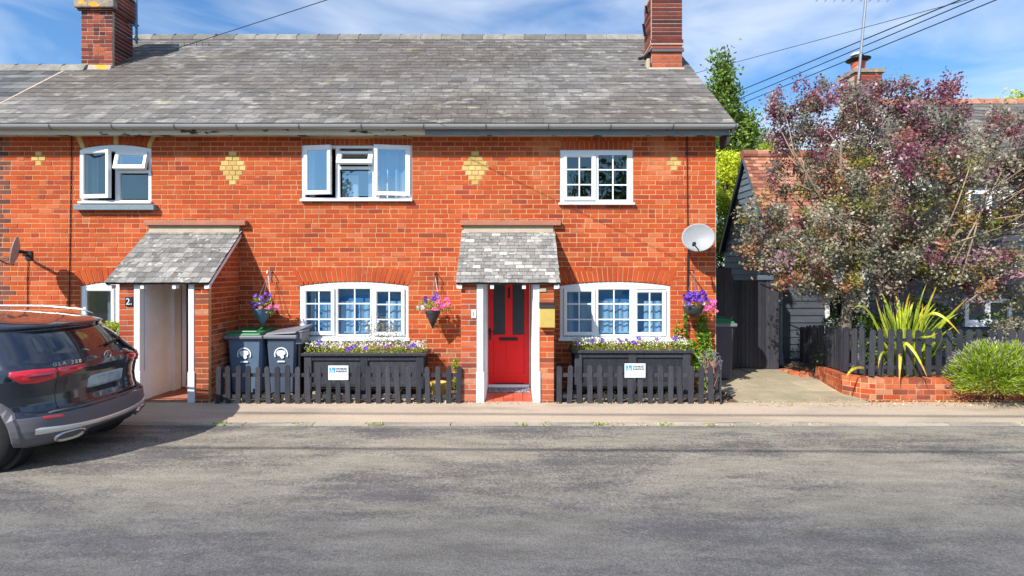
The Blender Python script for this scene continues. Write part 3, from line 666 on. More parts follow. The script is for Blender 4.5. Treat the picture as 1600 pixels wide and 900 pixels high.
# ridge tiles
def ridge_tile(x0, x1, y, z, parent, mat_, w=.13, h=.075):
    b = MB(); pr = [(-w, -w*SL+.012), (-w*.5, h*.35), (0, h), (w*.5, h*.35), (w, -w*SL+.012), (w*.9, -w*SL-.01), (0, h-.03), (-w*.9, -w*SL-.01)]
    j = random.uniform(-.004, .004)
    a = [b.pt((x0, y+p[0], z+p[1]+j)) for p in pr]; c = [b.pt((x1, y+p[0], z+p[1]-j)) for p in pr]; n = len(pr); r = random.random()
    for k in range(n): b.face((a[k], a[(k+1) % n], c[(k+1) % n], c[k]), 0, r)
    b.face(a[::-1], 0, r); b.face(c, 0, r)
    b.tube([(x0+.012, y+p[0]*1.03, z+p[1]*1.0+.004) for p in pr[1:4]], .012, 5, 0, r)
    b.build('ridge_tile', mat_, parent)
x = XC
while x < XV-.2:
    ridge_tile(x+.004, min(x+.45, XV)-.004, YR, roofz(YR)+.01, house, M['ridge']); x += .45
x = -11.2
while x < XC-.2:
    ridge_tile(x+.004, x+.446, YR2, roofz(YR2)+.01, house, M['ridge']); x += .45
# left party verge fillet and right verge
def along(b, x0, x1, ya, yb, h, t=.02):
    b.hexa([(x0, ya, roofz(ya)-.02), (x1, ya, roofz(ya)-.02), (x1, yb, roofz(yb)-.02), (x0, yb, roofz(yb)-.02), (x0, ya, roofz(ya)+h), (x1, ya, roofz(ya)+h), (x1, yb, roofz(yb)+h), (x0, yb, roofz(yb)+h)])
b = MB(); along(b, -8.44, -8.40, YE, YR2, .014); b.build('verge_fillet', M['mortar_dark'], house)
b = MB()
b.hexa([(XV-.045, YE, ZE-.17), (XV-.012, YE, ZE-.17), (XV-.012, YR, roofz(YR)-.17), (XV-.045, YR, roofz(YR)-.17), (XV-.045, YE, ZE-.02), (XV-.012, YE, ZE-.02), (XV-.012, YR, roofz(YR)-.02), (XV-.045, YR, roofz(YR)-.02)])
b.build('barge_board', M['black_wood'], house)
# eaves: fascia, soffit, gutter
XF = X_(664, 8.27)
b = MB(); b.box(-11.2, XF, 8.26, 8.285, 4.0, 4.115); b.build('fascia_board', M['cream'], house)
b = MB(); b.box(XF+.002, XV-.06, 8.26, 8.285, 3.995, 4.115); b.build('fascia_board', M['bluegrey'], house)
b = MB(); b.box(-11.2, XV-.06, 8.2855, WY+.005, 4.03, 4.045); b.build('soffit', M['cream'], house)
b = MB(); b.box(XV-.09, XV-.0585, 8.262, 8.56, 3.84, 4.113); b.build('gutter_end_box', M['black_wood'], house)
b = MB()
yc, zc, rg = 8.195, 4.128, .058
for (x0, x1) in ((-11.2, XV+.03),):
    pr = [(yc+rg*math.cos(math.pi+math.pi*k/10), zc+rg*1.05*math.sin(math.pi+math.pi*k/10)) for k in range(11)]
    pr += [(p[0]*1.0+(yc-p[0])*.09, zc+(p[1]-zc)*.9+.002) for p in pr[::-1]]
    pr[0] = (pr[0][0]-.004, zc+.006)
    a = [b.pt((x0, p[0], p[1])) for p in pr]; c = [b.pt((x1, p[0], p[1])) for p in pr]; n = len(pr)
    for k in range(n): b.face((a[k], a[(k+1) % n], c[(k+1) % n], c[k]), 0, .5)
    b.face(a[::-1], 0, .5); b.face(c, 0, .5)
gut = b.build('gutter', M['gutter'], house)
for k in range(15):
    px = 77+k*97.5-97.5*1
    x = X_(px, 8.15)
    b = MB(); pr = [(yc+(rg+.006)*math.cos(math.pi*(1+j/8)), zc+(rg+.006)*1.05*math.sin(math.pi*(1+j/8))) for j in range(9)]
    for j in range(8):
        b.hexa([(x-.009, *pr[j]), (x+.009, *pr[j]), (x+.009, *pr[j+1]), (x-.009, *pr[j+1]), (x-.009, pr[j][0]*.998+.0165, pr[j][1]), (x+.009, pr[j][0]*.998+.0165, pr[j][1]), (x+.009, pr[j+1][0]*.998+.0165, pr[j+1][1]+.003), (x-.009, pr[j+1][0]*.998+.0165, pr[j+1][1]+.003)])
    b.build('gutter_bracket', M['cladding'], gut)

# ------------------------------------------------------------------ chimneys
def chimney(x0, x1, y0, y1, ztop, steps, cap=None, base=None):
    """steps: list of (z from, outset)"""
    zb = roofz(y0)-.15
    b = MB(); b.box(x0+.004, x1-.004, y0+.004, y1-.004, zb, ztop)
    for (za, zb2, o_) in steps: b.box(x0-o_+.004, x1+o_-.004, y0-o_+.004, y1+o_-.004, za, zb2-.005)
    root = b.build('chimney', M['mortar_dark'], house)
    n = int((ztop-zb)/CH)
    for r in range(n):
        za = zb+r*CH; zc_ = za+CH; o_ = 0
        for (s0, s1, oo) in steps:
            if s0-.01 <= (za+zc_)/2 < s1: o_ = oo
        for (u, v) in lay(x0-o_, x1+o_, r, x0, .2287, .25):
            b = MB(); bk_front(u, v, za, zc_, y0-o_)(b, 0, min(1, max(0, random.random()*(.9 if o_ == 0 else .5)+(.25 if za < zb+.7 else 0)))); b.build('brick', M['brick_chim'], root)
        for (xf, out_) in ((x0-o_, -1), (x1+o_, 1)):
            vis = (out_ == 1 and x1 < 0) or (out_ == -1 and x0 > 0)
            if not vis: continue
            for (u, v) in lay(y0-o_+.05, y1+o_, r+1, y0, .2287, .25):
                if zc_ < roofz(u)-.05: continue
                b = MB(); bk_side(u, v, za, zc_, xf, out_)(b, 0, random.random()*.7); b.build('brick', M['brick_chim'], root)
    return root
zc1 = Z_(16, 10.2)
c1 = chimney(-8.22, -7.62, 10.17, 10.72, 7.35, [(zc1, 7.35, .045)])
b = MB(); b.box(-8.285, -7.555, 10.105, 10.785, zc1-.001, zc1+.30); 
b = MB(); b.box(-8.30, -7.545, 10.09, 10.20, zc1+.01, zc1+.155); b.build('stone_band', M['cap'], c1, bevel=.015)
b = MB(); b.hexa([(-8.36, 10.05, roofz(10.05)-.02), (-7.58, 10.05, roofz(10.05)-.02), (-7.58, 10.19, roofz(10.05)-.02), (-8.36, 10.19, roofz(10.05)-.02), (-8.30, 10.12, roofz(10.05)+.13), (-7.61, 10.12, roofz(10.05)+.13), (-7.61, 10.19, roofz(10.05)+.16), (-8.30, 10.19, roofz(10.05)+.16)])
b.build('flaunching', M['lichen'], c1, bevel=.02)
c2 = chimney(2.66, 3.25, 10.17, 10.72, 7.2, [(Z_(80, 10.17), Z_(74, 10.17), .02), (Z_(70, 10.17), Z_(62, 10.17), .018)])
b = MB(); b.box(2.635, 3.275, 10.14, 10.16, Z_(81, 10.16), Z_(77, 10.16)); b.box(2.60, 2.655, 10.14, 10.75, Z_(81, 10.16), Z_(77, 10.16)); b.build('lead_flashing', M['cladding'], c2)
b = MB(); b.hexa([(2.52, 10.06, roofz(10.06)-.02), (3.30, 10.06, roofz(10.06)-.02), (3.30, 10.19, roofz(10.06)-.02), (2.52, 10.19, roofz(10.06)-.02), (2.62, 10.11, roofz(10.06)+.07), (3.27, 10.11, roofz(10.06)+.07), (3.27, 10.19, roofz(10.06)+.10), (2.62, 10.19, roofz(10.06)+.10)])
b.box(2.56, 2.63, 10.12, 10.75, roofz(10.1)-.05, roofz(10.2)+.14)
b.build('flaunching', M['coping'], c2, bevel=.02)
b = MB(); b.tube([(2.66, 10.25, 6.10), (2.50, 10.2, 5.95), (2.42, 10.18, 5.93)], .03, 6); b.tube([(2.62, 10.5, 6.5), (2.56, 10.4, 6.7)], .025, 6); b.tube([(2.64, 10.4, 6.9), (2.58, 10.3, 7.0)], .02, 6)
b.build('chimney_bracket', M['black'], c2)

# ------------------------------------------------------------------ porches
PY0, PZ0 = 7.56, 1.72            # slate tail line
PSL = (2.53-PZ0)/(8.5-PY0); pcs = 1/math.sqrt(1+PSL*PSL); psn = PSL*pcs
def porch(cx, x0r, x1r, piers, posts, inner, rows, w, pale, sidex=None, name='porch'):
    b = MB()
    def pz(y): return PZ0+PSL*(y-PY0)
    b.hexa([(x0r+.01, PY0+.02, pz(PY0+.02)-.04), (x1r-.01, PY0+.02, pz(PY0+.02)-.04), (x1r-.01, 8.5, pz(8.5)-.04), (x0r+.01, 8.5, pz(8.5)-.04),
            (x0r+.01, PY0+.02, pz(PY0+.02)-.008), (x1r-.01, PY0+.02, pz(PY0+.02)-.008), (x1r-.01, 8.5, pz(8.5)-.008), (x0r+.01, 8.5, pz(8.5)-.008)], 0)
    root = b.build('porch', M['under'], house)
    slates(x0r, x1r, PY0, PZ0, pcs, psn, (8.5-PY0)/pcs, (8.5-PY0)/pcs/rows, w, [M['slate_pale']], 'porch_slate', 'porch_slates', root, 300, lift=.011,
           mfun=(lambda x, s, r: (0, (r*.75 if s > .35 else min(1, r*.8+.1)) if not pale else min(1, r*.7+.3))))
    b = MB(); b.hexa([(x0r+.03, 8.448, pz(8.448)), (x1r-.03, 8.448, pz(8.448)), (x1r-.03, 8.5, pz(8.5)), (x0r+.03, 8.5, pz(8.5)), (x0r+.03, 8.465, 2.605), (x1r-.03, 8.465, 2.605), (x1r-.03, 8.5, 2.605), (x0r+.03, 8.5, 2.605)]); b.build('mortar_fillet', M['coping'], root)
    b = MB(); b.box(x0r-.02, x1r+.09, 8.41, 8.499, 2.607, 2.685); b.build('clay_ledge', M['clayledge'], root, bevel=.008)
    # verge boards
    for xv, s in ((x0r+.012, 1), (x1r-.012, -1)):
        b = MB(); xa, xb_ = min(xv, xv+s*.022), max(xv, xv+s*.022)
        b.hexa([(xa, PY0+.03, pz(PY0+.03)-.105), (xb_, PY0+.03, pz(PY0+.03)-.105), (xb_, 8.495, pz(8.495)-.105), (xa, 8.495, pz(8.495)-.105), (xa, PY0+.03, pz(PY0+.03)-.042), (xb_, PY0+.03, pz(PY0+.03)-.042), (xb_, 8.495, pz(8.495)-.042), (xa, 8.495, pz(8.495)-.042)])
        b.build('verge_board', M['white_paint'], root)
    # rafter ends and front beam
    for k in range(4):
        x = x0r+.06+(x1r-x0r-.12)*k/3
        b = MB(); b.box(x-.025, x+.025, PY0+.035, PY0+.12, PZ0-.085, PZ0-.03); b.build('rafter_end', M['white_paint'], root)
    b = MB(); b.box(piers[0][0], piers[1][1], 7.66, 7.72, 1.70, 1.79); b.build('front_beam', M['white_paint'], root)
    b = MB(); b.hexa([(x0r+.04, 7.74, 1.80), (x1r-.04, 7.74, 1.80), (x1r-.04, 8.49, 2.42), (x0r+.04, 8.49, 2.42), (x0r+.04, 7.74, 1.815), (x1r-.04, 7.74, 1.815), (x1r-.04, 8.49, 2.435), (x0r+.04, 8.49, 2.435)]); b.build('ceiling_board', M['white_paint'], root)
    # brick piers / side walls
    for pi, (a, c) in enumerate(piers):
        b = MB()
        def prof(y): return pz(y)-.05
        b.hexa([(a+.004, 7.6535, -.05), (c-.004, 7.6535, -.05), (c-.004, 8.495, -.05), (a+.004, 8.495, -.05), (a+.004, 7.6535, prof(7.66)), (c-.004, 7.6535, prof(7.66)), (c-.004, 8.495, prof(8.495)), (a+.004, 8.495, prof(8.495))])
        pier = b.build('porch_wall', M['mortar_dark'] if pi == 0 else M['mortar'], house)
        for r in range(34):
            z0 = -.04+r*CH; z1 = z0+CH
            if z1 < prof(7.66)+.04:
                spans = [(a, c)] if r % 3 else [(a, a+(c-a)*.5), (a+(c-a)*.5, c)]
                for (u, v) in spans:
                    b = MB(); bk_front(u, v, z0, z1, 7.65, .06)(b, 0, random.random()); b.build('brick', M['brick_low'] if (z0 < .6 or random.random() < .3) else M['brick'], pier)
            for side, sx in ((1, c), (-1, a)):
                if not ((side == 1 and c < 0) or (side == -1 and a > 0)): continue
                if inner and ((side == 1 and pi == 0)): continue
                ymin = 7.715 if z1 < prof(7.715) else PY0+(z1+.05-PZ0)/PSL
                if ymin > 8.40: continue
                for (u, v) in lay(ymin, 8.498, r, 0, .2287, .3):
                    if v-u < .03: continue
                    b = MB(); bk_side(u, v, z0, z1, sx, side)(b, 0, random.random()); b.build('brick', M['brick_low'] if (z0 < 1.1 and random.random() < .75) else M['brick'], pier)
    for (a, c) in posts:
        b = MB(); b.box(a, c, 7.64, 7.73, 0, 1.74); b.box(a-.006, c+.012, 7.63, 7.735, 0, .44); b.build('porch_post', M['white_paint'], root, bevel=.005)
    return root
RP = porch(-.05, -.80, .685, [(-.735, -.505), (.395, .606)], [(-.505, -.412), (.305, .395)], False, 16, .135, True)
LP = porch(-5.04, -5.79, -4.30, [(-5.64, -5.42), (-4.56, -4.35)], [(-5.42, -5.335), (-4.64, -4.56)], True, 11, .128, False)
# inner linings
def lining(b, xa, xb, ya=7.74, yb=8.49): b.hexa([(xa, ya, .02), (xb, ya, .02), (xb, yb, .02), (xa, yb, .02), (xa, ya, 1.79), (xb, ya, 1.79), (xb, yb, 2.40), (xa, yb, 2.40)])
b = MB(); lining(b, -.41, -.385); b.build('porch_lining', M['white_paint'], RP)
b = MB(); lining(b, .30, .322); b.build('porch_lining', M['white_paint'], RP)
# white painted brick inner wall of the left porch
b = MB(); lining(b, -5.42, -5.329); lw = b.build('painted_wall', M['white_paint'], LP)
for r in range(30):
    ymn = max(7.74, 7.74+(.02+(r+1)*CH-1.79)*.75/.61)
    for (u, v) in (lay(ymn, 8.30, r, 0, .2287, .2) if ymn < 8.25 else []):
        b = MB(); bk_side(u, v, .02+r*CH, .02+(r+1)*CH, -5.327, 1, .02, .0022)(b, 0, .5); b.build('painted_brick', M['white_paint'], lw)
b = MB(); b.box(-5.328, -5.27, 8.32, 8.49, .02, 2.2); b.build('door_jamb', M['white_paint'], LP)
# porch floors
def tiles(x0, x1, y0, y1, z, nx, ny, mat_, parent, name='floor_tile'):
    for i in range(nx):
        for j in range(ny):
            b = MB(); b.box(x0+(x1-x0)*i/nx+.003, x0+(x1-x0)*(i+1)/nx-.003, y0+(y1-y0)*j/ny+.003, y0+(y1-y0)*(j+1)/ny-.003, z-.05, z+random.uniform(-.001, .001)); b.build(name, mat_, parent)
tiles(-.41, .30, 7.68, 8.47, .02, 5, 5, M['quarry'], RP); tiles(-5.33, -4.63, 7.68, 8.47, .02, 5, 5, M['clayledge'], LP)
b = MB(); b.box(-.41, .30, 7.655, 8.48, -.06, .005); b.build('floor_bed', M['mortar_dark'], RP)
b = MB(); b.box(-5.33, -4.63, 7.655, 8.48, -.06, .005); b.build('floor_bed', M['mortar_dark'], LP)

# ------------------------------------------------------------------ doors
def ddx(px): return X_(px, WY)
b = MB()
x0, x1, z0, z1 = ddx(763), ddx(826.5), .075, 2.0
g1 = (ddx(770.5), ddx(789.3)); g2 = (ddx(800.8), ddx(819.3)); gz0, gz1 = Z_(523, WY), 1.93
yd = WY+.02
# stiles, rails and two lower boards with grooves between
b.box(x0, g1[0], yd, yd+.045, z0, z1); b.box(g2[1], x1, yd, yd+.045, z0, z1); b.box(g1[1], g2[0], yd, yd+.045, gz0, gz1)
b.box(g1[0]+.0003, g2[1]-.0003, yd, yd+.045, gz1+.0003, z1); b.box(g1[0]+.0003, g2[1]-.0003, yd, yd+.045, z0+.02, z0+.17)
b.box(g1[0]+.0003, g2[1]-.0003, yd, yd+.045, Z_(535, WY), gz0-.0003)
xm = ddx(790.5)
b.box(g1[0]+.012, xm-.004, yd+.007, yd+.04, z0+.17, Z_(535, WY)); b.box(xm+.004, g2[1]-.012, yd+.007, yd+.04, z0+.17, Z_(535, WY)); b.box(g1[0]-.001, g2[1]+.001, yd+.016, yd+.041, z0+.165, Z_(535, WY)+.01)
door = b.build('front_door', M['red_door'], house, bevel=.003)
for gg in (g1, g2):
    b = MB(); b.box(gg[0], gg[1], yd+.012, yd+.018, gz0, gz1); b.build('pane', M['door_glass'], door)
b = MB(); b.box(ddx(780), ddx(809), yd-.014, yd, Z_(532.5, WY), Z_(527.5, WY)); b.box(ddx(782), ddx(807), yd-.018, yd-.014, Z_(531.6, WY), Z_(528.5, WY)); b.build('letter_slot', M['black'], door, bevel=.003)
b = MB(); b.box(ddx(764.2), ddx(767), yd-.012, yd, Z_(531, WY), Z_(513, WY)); b.tube([(ddx(765.5), yd-.01, Z_(518, WY)), (ddx(765.5), yd-.045, Z_(518, WY)), (ddx(771.5), yd-.045, Z_(518.5, WY))], .009, 8); b.build('handle', M['black'], door)
b = MB(); b.box(ddx(794), ddx(796.5), yd-.012, yd, Z_(466, WY), Z_(449, WY)); b.lathe([(.012, 0), (.02, .02), (.012, .04)], (ddx(795.2), yd-.03, Z_(463, WY)-.02), 10); b.tube([(ddx(795.2), yd-.02, Z_(452, WY)), (ddx(795.2), yd-.04, Z_(455, WY)), (ddx(795.2), yd-.03, Z_(462, WY))], .007, 6); b.build('door_knocker', M['black'], door)
b = MB(); b.box(-.385, x0-.004, WY+.015, WY+.07, .03, 2.06); b.box(x1+.004, .30, WY+.015, WY+.07, .03, 2.06); b.box(x0-.003, x1+.003, WY+.015, WY+.07, 2.005, 2.06); b.box(x0-.003, x1+.003, WY-.01, WY+.07, .03, .072); b.build('door_frame', M['white'], house)
# left door
b = MB(); b.box(-5.20, -4.66, WY+.02, WY+.06, .06, 2.0); dl = b.build('front_door', M['dark_door'], house, bevel=.003)
b = MB(); b.box(-5.27, -5.204, WY+.005, WY+.07, .03, 2.06); b.box(-4.656, -4.62, WY+.015, WY+.07, .03, 2.06); b.box(-5.203, -4.657, WY+.015, WY+.07, 2.003, 2.06); b.box(-5.203, -4.657, WY-.01, WY+.07, .03, .057); b.build('door_frame', M['white_paint'], house)
b = MB(); b.tube([(-4.72, WY+.02, 1.0), (-4.72, WY-.03, 1.0), (-4.80, WY-.03, 1.0)], .009, 8); b.build('handle', M['black'], dl)

# wall cables
def wallcable(pts, r=.006, name='wall_cable'):
    b = MB(); b.tube([(X_(p[0], WY), WY-.012-(p[2] if len(p) > 2 else 0), Z_(p[1], WY)) for p in pts], r, 6); b.build(name, M['cable'], house)
wallcable([(113, 208), (112, 260), (111, 330), (110, 400), (109, 482)], .0065)
wallcable([(1073, 208), (1073.5, 260), (1074, 330), (1075, 395)], .009); wallcable([(1075, 395), (1074.5, 430), (1074, 470)], .016)
wallcable([(45, 405), (44, 440), (43.5, 500), (43.5, 560)], .006)
# bare render edge at right corner
b = MB(); b.box(XR-.004, XR+.006, WY-.004, WY+.02, 0, 4.0); b.build('corner_bead', M['coping'], house)
# ================================================================== things fixed to the house
def sat_dish(cx, cy, cz, nrm, r, wallpt, label, lnbside, rv=None):
    root = empty('satellite_dish', (wallpt[0], wallpt[1], wallpt[2]), label, 'satellite dish', 'satellite dishes on the front wall')
    n = Vector(nrm).normalized(); u = n.cross(Vector((0, 0, 1))).normalized(); v = u.cross(n)
    c = Vector((cx, cy, cz)); b = MB(); K = 28; rings = []
    for t in [0, .25, .5, .75, .92, 1.0, 1.0, .92, .5, 0]:
        rings.append(t)
    idx = []
    for k, t in enumerate(rings):
        back = k >= 6; depth = .055*(1-t*t)
        ring_ = []
        for j in range(K):
            a = 2*math.pi*j/K
            ring_.append(b.pt(c+u*(t*r*math.cos(a))+v*(t*(rv or r)*math.sin(a))-n*(depth+(.008 if back else 0))))
        idx.append(ring_)
    for k in range(len(idx)-1):
        for j in range(K): b.face((idx[k][j], idx[k][(j+1) % K], idx[k+1][(j+1) % K], idx[k+1][j]), 0, .5)
    b.build('reflector', M['dish'], root, smooth=True)
    b = MB(); low = c-v*((rv or r)*.92); tip = c+(Vector((-.17, -.30, -.12)) if lnbside < 0 else n*(r*1.05)-v*(r*.6))
    b.tube([low-n*.03, low+n*.05, tip], .010, 6); b.build('feed_arm', M['black'], root)
    b = MB(); d = (c-tip).normalized(); b.tube([tip-d*.05, tip-d*.01, tip+d*.03, tip+d*.05], [.018, .022, .03, .026], 10); b.build('receiver_head', M['black'], root)
    b = MB(); w = Vector(wallpt); b.tube([c-n*.06, c-n*.14, w+Vector((0, -.10, 0)), w+Vector((0, -.01, 0))], [.03, .022, .02, .02], 8); b.box(w.x-.05, w.x+.05, w.y-.02, w.y-.005, w.z-.07, w.z+.07); b.build('bracket', M['black'], root)
    return root
# right dish faces the viewer and a little to the left
sat_dish(X_(1091, 8.2), 8.2, Z_(371, 8.2), (-.30, -.93, .2), .245, (X_(1100, WY), WY, Z_(374, WY)), 'round grey satellite dish facing the road, high on the right end of the brick wall', -1, .222)
dl_ = 7.98
sat_dish(X_(22, dl_), dl_, Z_(392, dl_), (-.80, -.55, .15), .21, (X_(46, WY), WY, Z_(399, WY)), 'grey satellite dish seen edge-on at the far left end of the brick wall', 1, .22)

lb = empty('letterbox', (X_(855, 7.6), 7.6, Z_(512, 7.56)), 'gold metal post box with black lid on the brick pier right of the red door', 'letterbox')
xa, xb = X_(843.5, 7.56), X_(867, 7.56)
b = MB(); b.box(xa, xb, 7.54, 7.645, Z_(512, 7.54), Z_(482, 7.54)); b.build('box_body', M['gold'], lb, bevel=.006)
b = MB(); b.hexa([(xa-.008, 7.53, Z_(482, 7.53)), (xb+.008, 7.53, Z_(482, 7.53)), (xb+.008, 7.648, Z_(482, 7.53)), (xa-.008, 7.648, Z_(482, 7.53)), (xa-.008, 7.545, Z_(477, 7.53)), (xb+.008, 7.545, Z_(477, 7.53)), (xb+.008, 7.648, Z_(473, 7.53)), (xa-.008, 7.648, Z_(473, 7.53))]); b.build('lid', M['black'], lb, bevel=.005)
# text helper
def text_mesh(body, x, y, z, size, parent, mat_, rot=None, name='lettering', align='CENTER', ext=.0015, bold=0, T=None):
    cu = bpy.data.curves.new(name, 'FONT'); cu.body = body; cu.size = size; cu.align_x = align; cu.align_y = 'CENTER'; cu.extrude = ext; cu.offset = bold; cu.resolution_u = 3
    o = bpy.data.objects.new('tmp', cu); COL.objects.link(o)
    dg = bpy.context.evaluated_depsgraph_get(); me = bpy.data.meshes.new_from_object(o.evaluated_get(dg)); bpy.data.objects.remove(o)
    R = T if T is not None else Matrix.Rotation(math.radians(90), 4, 'X')
    me.transform(R); me.materials.clear(); me.materials.append(mat_); me.name = name
    return link(name, me, Vector((x, y, z)), parent)
hp = empty('house_number', (X_(740, 7.64), 7.645, Z_(497, 7.64)), 'small white plate numbered 1 on the left pier of the red door porch', 'number plate')
b = MB(); b.box(X_(736.5, 7.64), X_(743.5, 7.64), 7.632, 7.643, Z_(497, 7.64), Z_(484, 7.64)); b.build('plate', M['white'], hp, bevel=.003)
text_mesh('1', X_(740, 7.63), 7.629, Z_(490.5, 7.64), .095, hp, M['print_dark'])
hp = empty('house_number', (X_(201.5, 7.64), 7.645, Z_(479, 7.64)), 'black plate numbered 2 on the left pier of the left porch', 'number plate')
b = MB(); b.box(X_(196, 7.64), X_(207.5, 7.64), 7.632, 7.643, Z_(478.5, 7.64), Z_(463.5, 7.64)); b.build('plate', M['black'], hp, bevel=.003)
text_mesh('2.', X_(201.5, 7.63), 7.629, Z_(471.5, 7.64), .13, hp, M['decal'])
hp = empty('name_plate', (X_(848, 7.64), 7.645, Z_(456, 7.64)), 'small pale oblong plate above the gold letterbox', 'plate')
b = MB(); b.box(X_(843, 7.64), X_(853.5, 7.64), 7.632, 7.643, Z_(456, 7.64), Z_(450, 7.64)); b.build('plate', M['coping'], hp, bevel=.003)
b = MB(); b.box(-.37, .28, 8.16, 8.43, .021, .042); dm = b.build('doormat', M['mat'], None, bevel=.01); tag(dm, 'dark grey pebbly doormat lying on red tiles before the red door', 'doormat')

# television aerial by the left chimney
ta = empty('aerial_pole', (-7.47, 10.62, 5.9), 'blue-grey aerial pole clamped to the left chimney', 'aerial')
b = MB(); b.tube([(-7.46, 10.60, Z_(68, 10.6)), (-7.475, 10.60, 7.6)], .022, 8); b.build('pole', M['bluesteel'], ta)
for zz in (Z_(40, 10.6), Z_(61, 10.6)):
    b = MB(); b.tube([(-7.62, 10.55, zz), (-7.50, 10.60, zz), (-7.42, 10.60, zz)], .016, 6); b.tube([(-7.46, 10.57, zz-.05), (-7.46, 10.57, zz+.05)], .02, 6); b.build('clamp', M['bluesteel'], ta)
b = MB(); b.tube([(-7.9, 10.6, 7.5), (-7.0, 10.6, 7.5)], .012, 6)
for k in range(7): b.tube([(-7.85+.13*k, 10.42, 7.5), (-7.85+.13*k, 10.78, 7.5)], .006, 5)
b.build('yagi_elements', M['bluesteel'], ta)

# ================================================================== foliage helpers
def leaf_mesh(name, P, size, mat_, parent=None, tone=None, aspect=1.8, droop=.3, kind=None, up=None, flat=0.0, label=None):
    """one four-point leaf per point; P (n,3)"""
    n = len(P); P = np.asarray(P, float); size = np.broadcast_to(np.asarray(size, float), (n,))*rng.uniform(.7, 1.3, n)
    d = rng.normal(size=(n, 3)); d[:, 2] -= droop
    if up is not None: d = d*(1-up[3])+np.array(up[:3])*up[3]*1.6
    d /= np.linalg.norm(d, axis=1)[:, None]
    w = rng.normal(size=(n, 3)); w[:, 2] *= (1-flat)
    s = np.cross(d, w); s /= (np.linalg.norm(s, axis=1)[:, None]+1e-9)
    nn = np.cross(d, s)
    L = size[:, None]; Wd = L/aspect
    a = P-d*L*.5; b_ = P+s*Wd*.5+nn*L*.08; c = P+d*L*.5; e = P-s*Wd*.5+nn*L*.08
    V = np.stack([a, b_, c, e], 1).reshape(-1, 3)
    lo, hi = V.min(0), V.max(0); oc = np.array([(lo[0]+hi[0])/2, (lo[1]+hi[1])/2, lo[2]])
    me = bpy.data.meshes.new(name); me.vertices.add(4*n); me.vertices.foreach_set('co', (V-oc).ravel())
    me.loops.add(4*n); me.polygons.add(n)
    me.loops.foreach_set('vertex_index', np.arange(4*n)); me.polygons.foreach_set('loop_start', np.arange(n)*4)
    try: me.polygons.foreach_set('loop_total', np.full(n, 4))
    except Exception: pass
    me.materials.append(mat_); me.update(calc_edges=True)
    at = me.attributes.new('rnd', 'FLOAT', 'FACE')
    at.data.foreach_set('value', np.clip(tone if tone is not None else rng.uniform(0, 1, n), 0, 1).astype(float))
    return link(name, me, Vector(oc), parent, kind=kind)
def blob(c, r, n, surf=.5):
    """points in an ellipsoid, biased to its surface"""
    d = rng.normal(size=(n, 3)); d /= np.linalg.norm(d, axis=1)[:, None]
    rad = rng.uniform(0, 1, n)**(1/3)*(1-surf)+surf*rng.uniform(.75, 1.05, n)
    return np.array(c)+d*rad[:, None]*np.array(r)
def tree(name, label, cat, base, trunk_r, lobes, nleaf, size, mat_, tonef=None, trunk_top=None, bark='bark', aspect=1.7, clump=.16, per=60, branches=30, group=None):
    root = empty(name, base, label, cat, group)
    cen = []; wts = np.array([l[1][0]*l[1][1]*l[1][2] for l in lobes])**.7; wts = wts/wts.sum()
    ncl = max(4, nleaf//per)
    for l, wv in zip(lobes, wts): cen.append(blob(l[0], l[1], max(2, int(ncl*wv)), .45))
    cen = np.concatenate(cen)
    pts = []; tone = []
    for c in cen:
        k = int(per*random.uniform(.6, 1.4)); q = c+rng.normal(size=(k, 3))*clump*random.uniform(.6, 1.2); pts.append(q)
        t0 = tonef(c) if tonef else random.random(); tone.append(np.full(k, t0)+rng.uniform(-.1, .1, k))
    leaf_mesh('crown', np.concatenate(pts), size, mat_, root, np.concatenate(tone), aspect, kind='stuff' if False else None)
    b = MB(); top = Vector(trunk_top or (lobes[0][0][0], lobes[0][0][1], lobes[0][0][2])); bs = Vector(base)
    pth_ = [bs+Vector((0, 0, -.1)), bs.lerp(top, .35)+Vector((random.uniform(-.06, .06), 0, 0)), bs.lerp(top, .7), top]
    b.tube(pth_, [trunk_r*1.2, trunk_r, trunk_r*.7, trunk_r*.3], 8)
    for i in rng.choice(len(cen), min(branches, len(cen)), replace=False):
        c = Vector(cen[i]); s = bs.lerp(top, random.uniform(.3, .95)); mid = s.lerp(c, .5)+Vector((0, 0, -.06*(c-s).length+.1))
        b.tube([s, mid, c], [trunk_r*.33, trunk_r*.2, trunk_r*.08], 5)
    b.build('trunk', M[bark], root, smooth=True)
    return root
# flower: five petals round a yellow eye
def flower_mesh(pmat, r, name):
    b = MB()
    for k in range(5):
        a = 2*math.pi*k/5; a0, a1 = a-.58, a+.58
        b.poly([(0, 0, 0), (r*.7*math.cos(a0), r*.7*math.sin(a0), r*.14), (r*1.02*math.cos(a-.25), r*1.02*math.sin(a-.25), r*.2), (r*1.02*math.cos(a+.25), r*1.02*math.sin(a+.25), r*.2), (r*.7*math.cos(a1), r*.7*math.sin(a1), r*.14)], 0)
    b.poly([(.12*r*math.cos(2*math.pi*k/6), .12*r*math.sin(2*math.pi*k/6), .06*r) for k in range(6)], 1)
    A = np.array(b.v); me = bpy.data.meshes.new(name); me.from_pydata(b.v, [], b.f); me.materials.append(pmat); me.materials.append(M['yellow'])
    me.polygons.foreach_set('material_index', b.m); at = me.attributes.new('rnd', 'FLOAT', 'FACE'); v0 = b.r; at.data.foreach_set('value', v0); me.update(); return me
FLM = {k: [flower_mesh(M['petal_'+k], r, 'flower') for _ in range(3)] for k, r in (('violet', .034), ('pink', .03), ('white', .014), ('pale', .022))}
